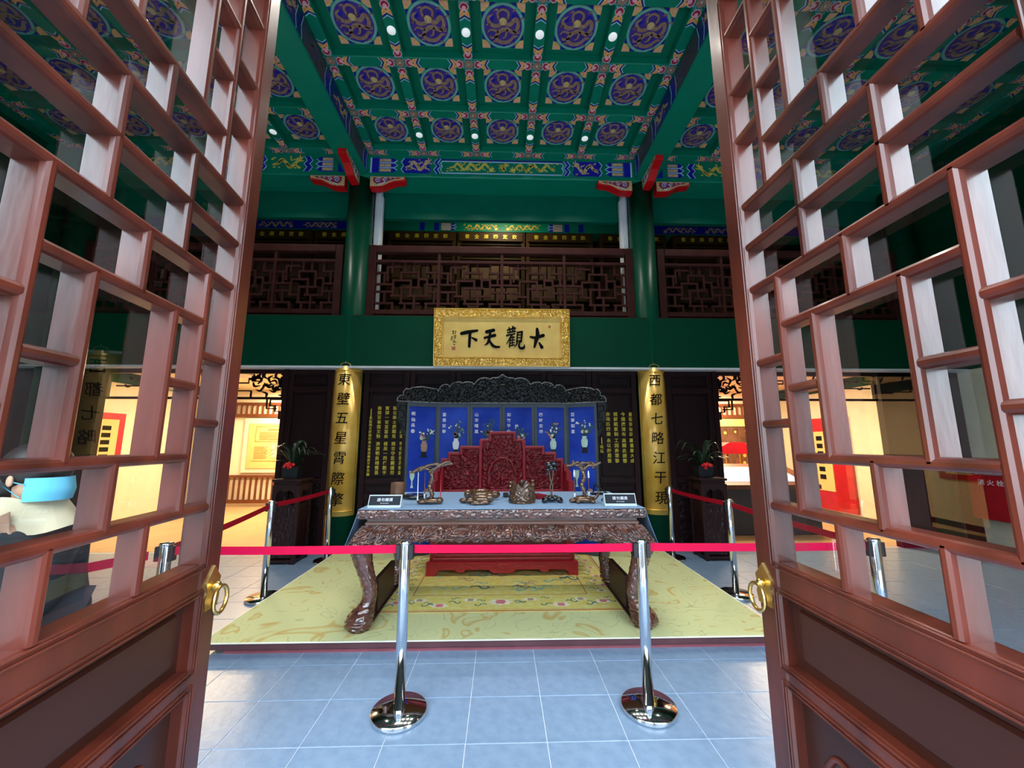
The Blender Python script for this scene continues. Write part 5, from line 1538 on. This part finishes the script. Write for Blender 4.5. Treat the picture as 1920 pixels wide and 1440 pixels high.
def slat_band(x0, x1, z0, z1, y, label, m='warm_wood'):
    t = thing('slatted_band', label, 'slat panel', ((x0 + x1) / 2, y, z0))
    b = MB(); b.box(x0, x1, y, y + .05, z0 - .08, z0); b.build('lower_rail', m, t)
    b = MB(); b.box(x0, x1, y, y + .05, z1, z1 + .06); b.build('upper_rail', m, t)
    n = int((x1 - x0) / .13)
    bm_ = MB(); bm_.box(-.02, .02, 0, .03, z0, z1); me = bm_.mesh('slat', [m])
    for i in range(n + 1): inst('slat', me, (x0 + (x1 - x0) * i / n, y + .01, 0), t)
for s, nm in ((-1, 'left'), (1, 'right')):
    x0, x1 = sorted((s * 3.9, s * 7.25))
    slat_band(x0, x1, .17, .70, 9.88, 'brown slatted wainscot at the foot of the %s lit room wall' % nm)
    slat_band(x0, x1, 2.27, 2.50, 9.88, 'brown slatted band high on the %s lit room wall' % nm)
t = thing('information_panel', 'yellow information panel with brown print on the left lit wall', 'panel', (-5.75, 9.9, .85))
b = MB(); b.box(-6.45, -5.0, 9.90, 9.945, .82, 2.16); b.build('mount', 'plaster_warm', t)
b = MB(); b.box(-6.32, -4.6, 9.88, 9.905, .93, 2.03); b.build('sheet', 'poster_yellow', t)
b = MB()
for x0, x1, z0, z1 in ((-6.15, -5.2, 1.95, 1.958), (-6.15, -5.2, 1.58, 1.588), (-6.15, -6.142, 1.58, 1.955), (-5.208, -5.2, 1.58, 1.955), (-6.2, -5.05, 1.1, 1.108), (-5.85, -5.5, 1.86, 1.885)): b.box(x0, x1, 9.874, 9.882, z0, z1)
for i in range(5): b.box(-6.05, -5.3 - .05 * (i % 2), 9.874, 9.882, 1.79 - i * .04, 1.803 - i * .04)
for i in range(8): b.box(-6.15, -5.82 - .03 * (i % 2), 9.874, 9.882, 1.44 - i * .04, 1.452 - i * .04)
b.build('print', 'poster_print', t)
b = MB(); b.box(-5.72, -5.48, 9.872, 9.882, 1.18, 1.52); b.box(-5.45, -5.2, 9.872, 9.882, 1.18, 1.52); b.build('picture', 'poster_pink', t)
t = thing('framed_notice', 'red framed yellow notice on the end wall seen through the left door glass', 'notice', (-7.27, 7.3, .85))
b = MB(); b.box(-7.30, -7.26, 6.95, 7.65, .85, 2.1); b.build('frame', 'fire_red', t)
b = MB(); b.box(-7.265, -7.245, 7.08, 7.52, .95, 1.98); b.build('sheet', 'poster_yellow', t)
b = MB()
for i in range(6): b.box(-7.247, -7.24, 7.22, 7.38, 1.78 - i * .13, 1.86 - i * .13)
b.build('print', 'ink', t)['kind'] = 'stuff'
b = MB(); b.lathe([(0, 0), (.17, 0), (.17, 2.9), (0, 2.9)], (-6.62, 9.3, 0), 24)
tag(b.build('inner_column', 'green_column'), 'green column standing in the left lit room beside the yellow panel', 'column')
# right room
t = thing('display_case', 'dark display case with a lit tilted screen behind the right opening', 'display case', (4.6, 7.1, 0))
b = MB(); b.box(3.72, 5.5, 6.7, 7.6, 0, .78, ch=.01); b.build('cabinet', 'grey_dark', t)
b = MB(); b.prism([(6.68, .76), (7.62, .76), (7.62, 1.14), (6.68, .83)], (3.68, 0, 0), Y, Z, (1.86, 0, 0)); b.build('sloping_top', 'warm_wood', t)
u = Vector((0, .94, .31)).normalized(); n = Vector((0, -.31, .94)).normalized()
b = MB(); b.prism([(.22, .14), (1.64, .14), (1.64, .8), (.22, .8)], Vector((3.68, 6.68, .83)), X, u, n * .006); b.build('lit_screen', 'screen_lit', t, 'glowing pale blue screen')
t = thing('pavilion_model', 'small pavilion model with a red roof beyond the display case', 'model', (4.95, 8.4, 0))
b = MB(); b.box(4.45, 5.45, 8.1, 8.7, 0, .95); b.build('plinth', 'warm_wood', t)
b = MB(); b.prism([(-.62, 1.36), (-.4, 1.42), (-.15, 1.56), (.15, 1.56), (.4, 1.42), (.62, 1.36), (.6, 1.32), (-.6, 1.32)], (4.95, 8.05, 0), X, Z, (0, .7, 0)); b.build('roof', 'fire_red', t)
for x in (4.5, 4.8, 5.1, 5.4):
    b = MB(); b.box(x - .02, x + .02, 8.15, 8.2, .95, 1.33); b.build('post', 'gold_leaf', t)
t = thing('mural', 'brown and gold mural on the right lit wall under a yellow band', 'mural', (5.6, 9.9, .8))
b = MB(); b.box(4.2, 7.2, 9.9, 9.94, .8, 1.95); b.build('picture', 'burl_wood', t)
b = MB(); rnd = random.Random(4)
for i in range(60):
    x, z = rnd.uniform(4.3, 7.1), rnd.uniform(.9, 1.9); b.disc((x, 9.9, z), rnd.uniform(.015, .05), X, Z, (0, -.006, 0), rnd.choice((0, 1, 0, 2)), 7)
b.build('highlights', ['gold_leaf', 'poster_yellow', 'fire_red'], t)['kind'] = 'stuff'
b = MB(); b.box(4.2, 7.2, 9.89, 9.94, 1.97, 2.16); b.build('yellow_band', 'poster_yellow', t)
t = thing('notice_door', 'dark red door panel with a tall yellow notice in the right lit room', 'door panel', (7.0, 8.7, 0))
b = MB(); b.box(7.24, 7.295, 7.9, 9.4, .1, 2.1); b.build('panel', 'fire_red', t)
b = MB(); b.box(7.225, 7.245, 8.35, 8.9, .5, 1.8); b.build('notice', 'poster_yellow', t)
b = MB()
for i in range(6): b.box(7.215, 7.226, 8.55, 8.7, 1.6 - i * .17, 1.7 - i * .17)
b.build('print', 'ink', t)
# fire cabinet by the right end wall
t = thing('fire_cabinet', 'red fire cabinet on the cream wall beside the far right column', 'cabinet', (7.2, 5.5, .45))
b = MB(); b.box(7.05, 7.298, 5.22, 5.77, .45, 1.08, ch=.01); b.build('body', 'fire_red', t)
b = MB(); b.box(7.04, 7.052, 5.27, 5.72, .5, .9); b.build('door', 'fire_red', t)
b = MB()
for i, ch in enumerate('消火栓'): b.glyphs(ch, (7.048, 5.6 - i * .11, .98), (0, -1, 0), Z, .085, Vector((-.004, 0, 0)), bold=.01)
b.build('lettering', 'paint_white', t, 'white characters')

# lamps of the lit rooms and of the gallery
def lamp(x, y, z, power, size, col, label, rotx=0):
    t = thing('ceiling_lamp', label, 'lamp', (x, y, z), 'flush ceiling lamps')
    b = MB(); b.box(x - size / 2, x + size / 2, y - size / 2, y + size / 2, z + .01, z + .05, ch=.01); b.build('housing', 'white_paint', t)
    ld = bpy.data.lights.new('ceiling_lamp_light', 'AREA'); ld.energy = power; ld.size = size; ld.color = col
    lo = bpy.data.objects.new('ceiling_lamp_light', ld); COL.objects.link(lo); lo.parent = t; lo.location = (0, 0, 0)
WARM = (1.0, .76, .48)
for x, nm in ((-5.2, 'over the left lit room floor'), (5.2, 'over the right lit room floor')):
    lamp(x, 7.6, 2.84, 10, .5, WARM, 'warm flush ceiling lamp %s near the opening' % nm)
    lamp(x, 9.2, 2.84, 10, .5, WARM, 'warm flush ceiling lamp %s near the rear wall' % nm)
lamp(0, 6.75, 6.28, 2, .4, (1, .78, .5), 'small lamp over the gallery bookcases')

# ================================================================== person beyond the left door
def skin_body(name, verts, edges, radii, m, parent, sub=2, label=None):
    me = bpy.data.meshes.new(name); me.from_pydata(verts, edges, []); me.materials.append(MATS[m])
    o = bpy.data.objects.new(name, me); COL.objects.link(o); o.parent = parent
    md = o.modifiers.new('skin', 'SKIN'); md.use_smooth_shade = True
    for i, r in enumerate(radii): me.skin_vertices[0].data[i].radius = r if isinstance(r, tuple) else (r, r)
    me.skin_vertices[0].data[0].use_root = True
    s = o.modifiers.new('sub', 'SUBSURF'); s.levels = sub; s.render_levels = sub
    if label: o['label'] = label
    return o
pr = thing('person', 'person in dark jacket with light blue face mask and cream scarf beyond the left door', 'person', (-1.985, 1.70, .0))
pr.rotation_euler = (0, 0, radians(0))
# facing +x; hips .82, shoulders 1.24, head centre about 1.40
v = [(0, 0, .82), (.0, 0, .95), (.02, 0, 1.10), (.03, 0, 1.22), (.045, 0, 1.29), (.06, 0, 1.36), (.075, 0, 1.45),
     (0, .09, .78), (.02, .1, .44), (0, .1, .07), (.1, .1, .035), (0, -.09, .78), (.0, -.1, .44), (-.04, -.1, .07), (.07, -.1, .035),
     (.03, .17, 1.2), (.02, .21, .95), (.12, .19, .78), (.16, .18, .70), (.03, -.17, 1.2), (.02, -.21, .95), (.12, -.19, .78), (.16, -.18, .70)]
e = [(0, 1), (1, 2), (2, 3), (3, 4), (4, 5), (5, 6), (0, 7), (7, 8), (8, 9), (9, 10), (0, 11), (11, 12), (12, 13), (13, 14), (3, 15), (15, 16), (16, 17), (17, 18), (3, 19), (19, 20), (20, 21), (21, 22)]
r = [(.12, .14), (.115, .13), (.12, .15), (.09, .12), .055, (.085, .07), (.085, .075), (.08, .08), .055, .04, .035, (.08, .08), .055, .04, .035, .06, .042, .034, .028, .06, .042, .034, .028]
skin_body('body', v, e, r, 'skin', pr)
vj = [v[i] for i in (0, 1, 2, 3, 15, 16, 17, 19, 20, 21)]
ej = [(0, 1), (1, 2), (2, 3), (3, 4), (4, 5), (5, 6), (3, 7), (7, 8), (8, 9)]
skin_body('jacket', vj, ej, [(.17, .20), (.155, .18), (.155, .185), (.12, .15), .085, .062, .052, .085, .062, .052], 'jacket', pr, label='dark grey jacket')
vt = [v[i] for i in (0, 7, 8, 9, 11, 12, 13)]
skin_body('trousers', vt, [(0, 1), (1, 2), (2, 3), (0, 4), (4, 5), (5, 6)], [(.15, .17), .105, .078, .062, .105, .078, .062], 'trousers', pr)
b = MB()
for i in range(7):
    for sy in (-1, 1): pass
b.ball((.045, 0, 1.45), .112, sq=(1.0, .88, .95), nu=18, nv=12); b.ball((-.03, 0, 1.38), .085, sq=(.75, .95, 1.1), nu=14, nv=9)
b.build('hair', 'hair', pr, local=True)
b = MB()
def mk(u, v_):
    a = (u - .5) * 2.5; rr = .098 + .028 * (1 - abs(u - .5) * 2) * (1 - abs(v_ - .45) * 1.2)
    return (.065 + rr * cos(a), rr * .86 * sin(a), 1.318 + .092 * v_)
b.grid(mk, 18, 8, back=(-.004, 0, 0)); 
for sy in (-1, 1): b.tube([(.10, sy * .085, 1.385), (.04, sy * .09, 1.40), (.02, sy * .088, 1.38), (.09, sy * .085, 1.335)], .002, 5)
b.build('face_mask', 'mask_blue', pr, 'light blue face mask', local=True)
b = MB()
for sy in (-1, 1): b.ball((.05, sy * .092, 1.40), .022, sq=(.6, .35, 1))
b.build('ears', 'skin', pr, local=True)
b = MB()
for sy in (-1, 1): b.ball((.146, sy * .034, 1.44), .009, m=0, nu=8, nv=6, sq=(1, 1.3, .7)); b.ball((.151, sy * .034, 1.44), .005, m=1, nu=8, nv=6)
b.build('eyes', ['paint_white', 'ink'], pr, local=True)
b = MB()
def sc(u, v_):
    a = 2 * pi * u; w = .13 + .03 * sin(3 * a) * v_ + .05 * v_
    return (-.0 + w * cos(a) * 1.1 - .03, w * sin(a) * 1.05, 1.33 - .13 * v_ + .012 * sin(5 * a))
b.grid(sc, 40, 10); b.grid(lambda u, v_: (.06 - .14 * u, -.175 - .02 * sin(pi * u), 1.26 - .20 * v_ * (1 - .3 * u)), 8, 8, back=(0, .02, 0))
b.build('scarf', 'scarf_cream', pr, 'cream scarf', local=True)
for sy in (-1, 1):
    b = MB(); hx, hy, hz = .165, sy * .18, .675
    b.ball((hx, hy, hz), .04, sq=(.75, .5, 1.1))
    for k in range(4):
        fx = hx - .022 + k * .016
        L = (.05, .06, .057, .045)[k]
        b.tube([(fx, hy, hz - .03), (fx + .004, hy - sy * .004, hz - .03 - L * .5), (fx + .01, hy - sy * .014, hz - .03 - L)], [.0088, .008, .0065], 7)
    b.tube([(hx + .025, hy, hz + .015), (hx + .045, hy - sy * .006, hz - .015), (hx + .05, hy - sy * .012, hz - .04)], [.0095, .009, .007], 7)
    b.build('hand', 'skin', pr, local=True)
    b = MB(); b.ball((.06, sy * .1, .045), .055, sq=(2.2, .85, .8), nu=12, nv=8); b.build('shoe', 'black_plastic', pr, local=True)
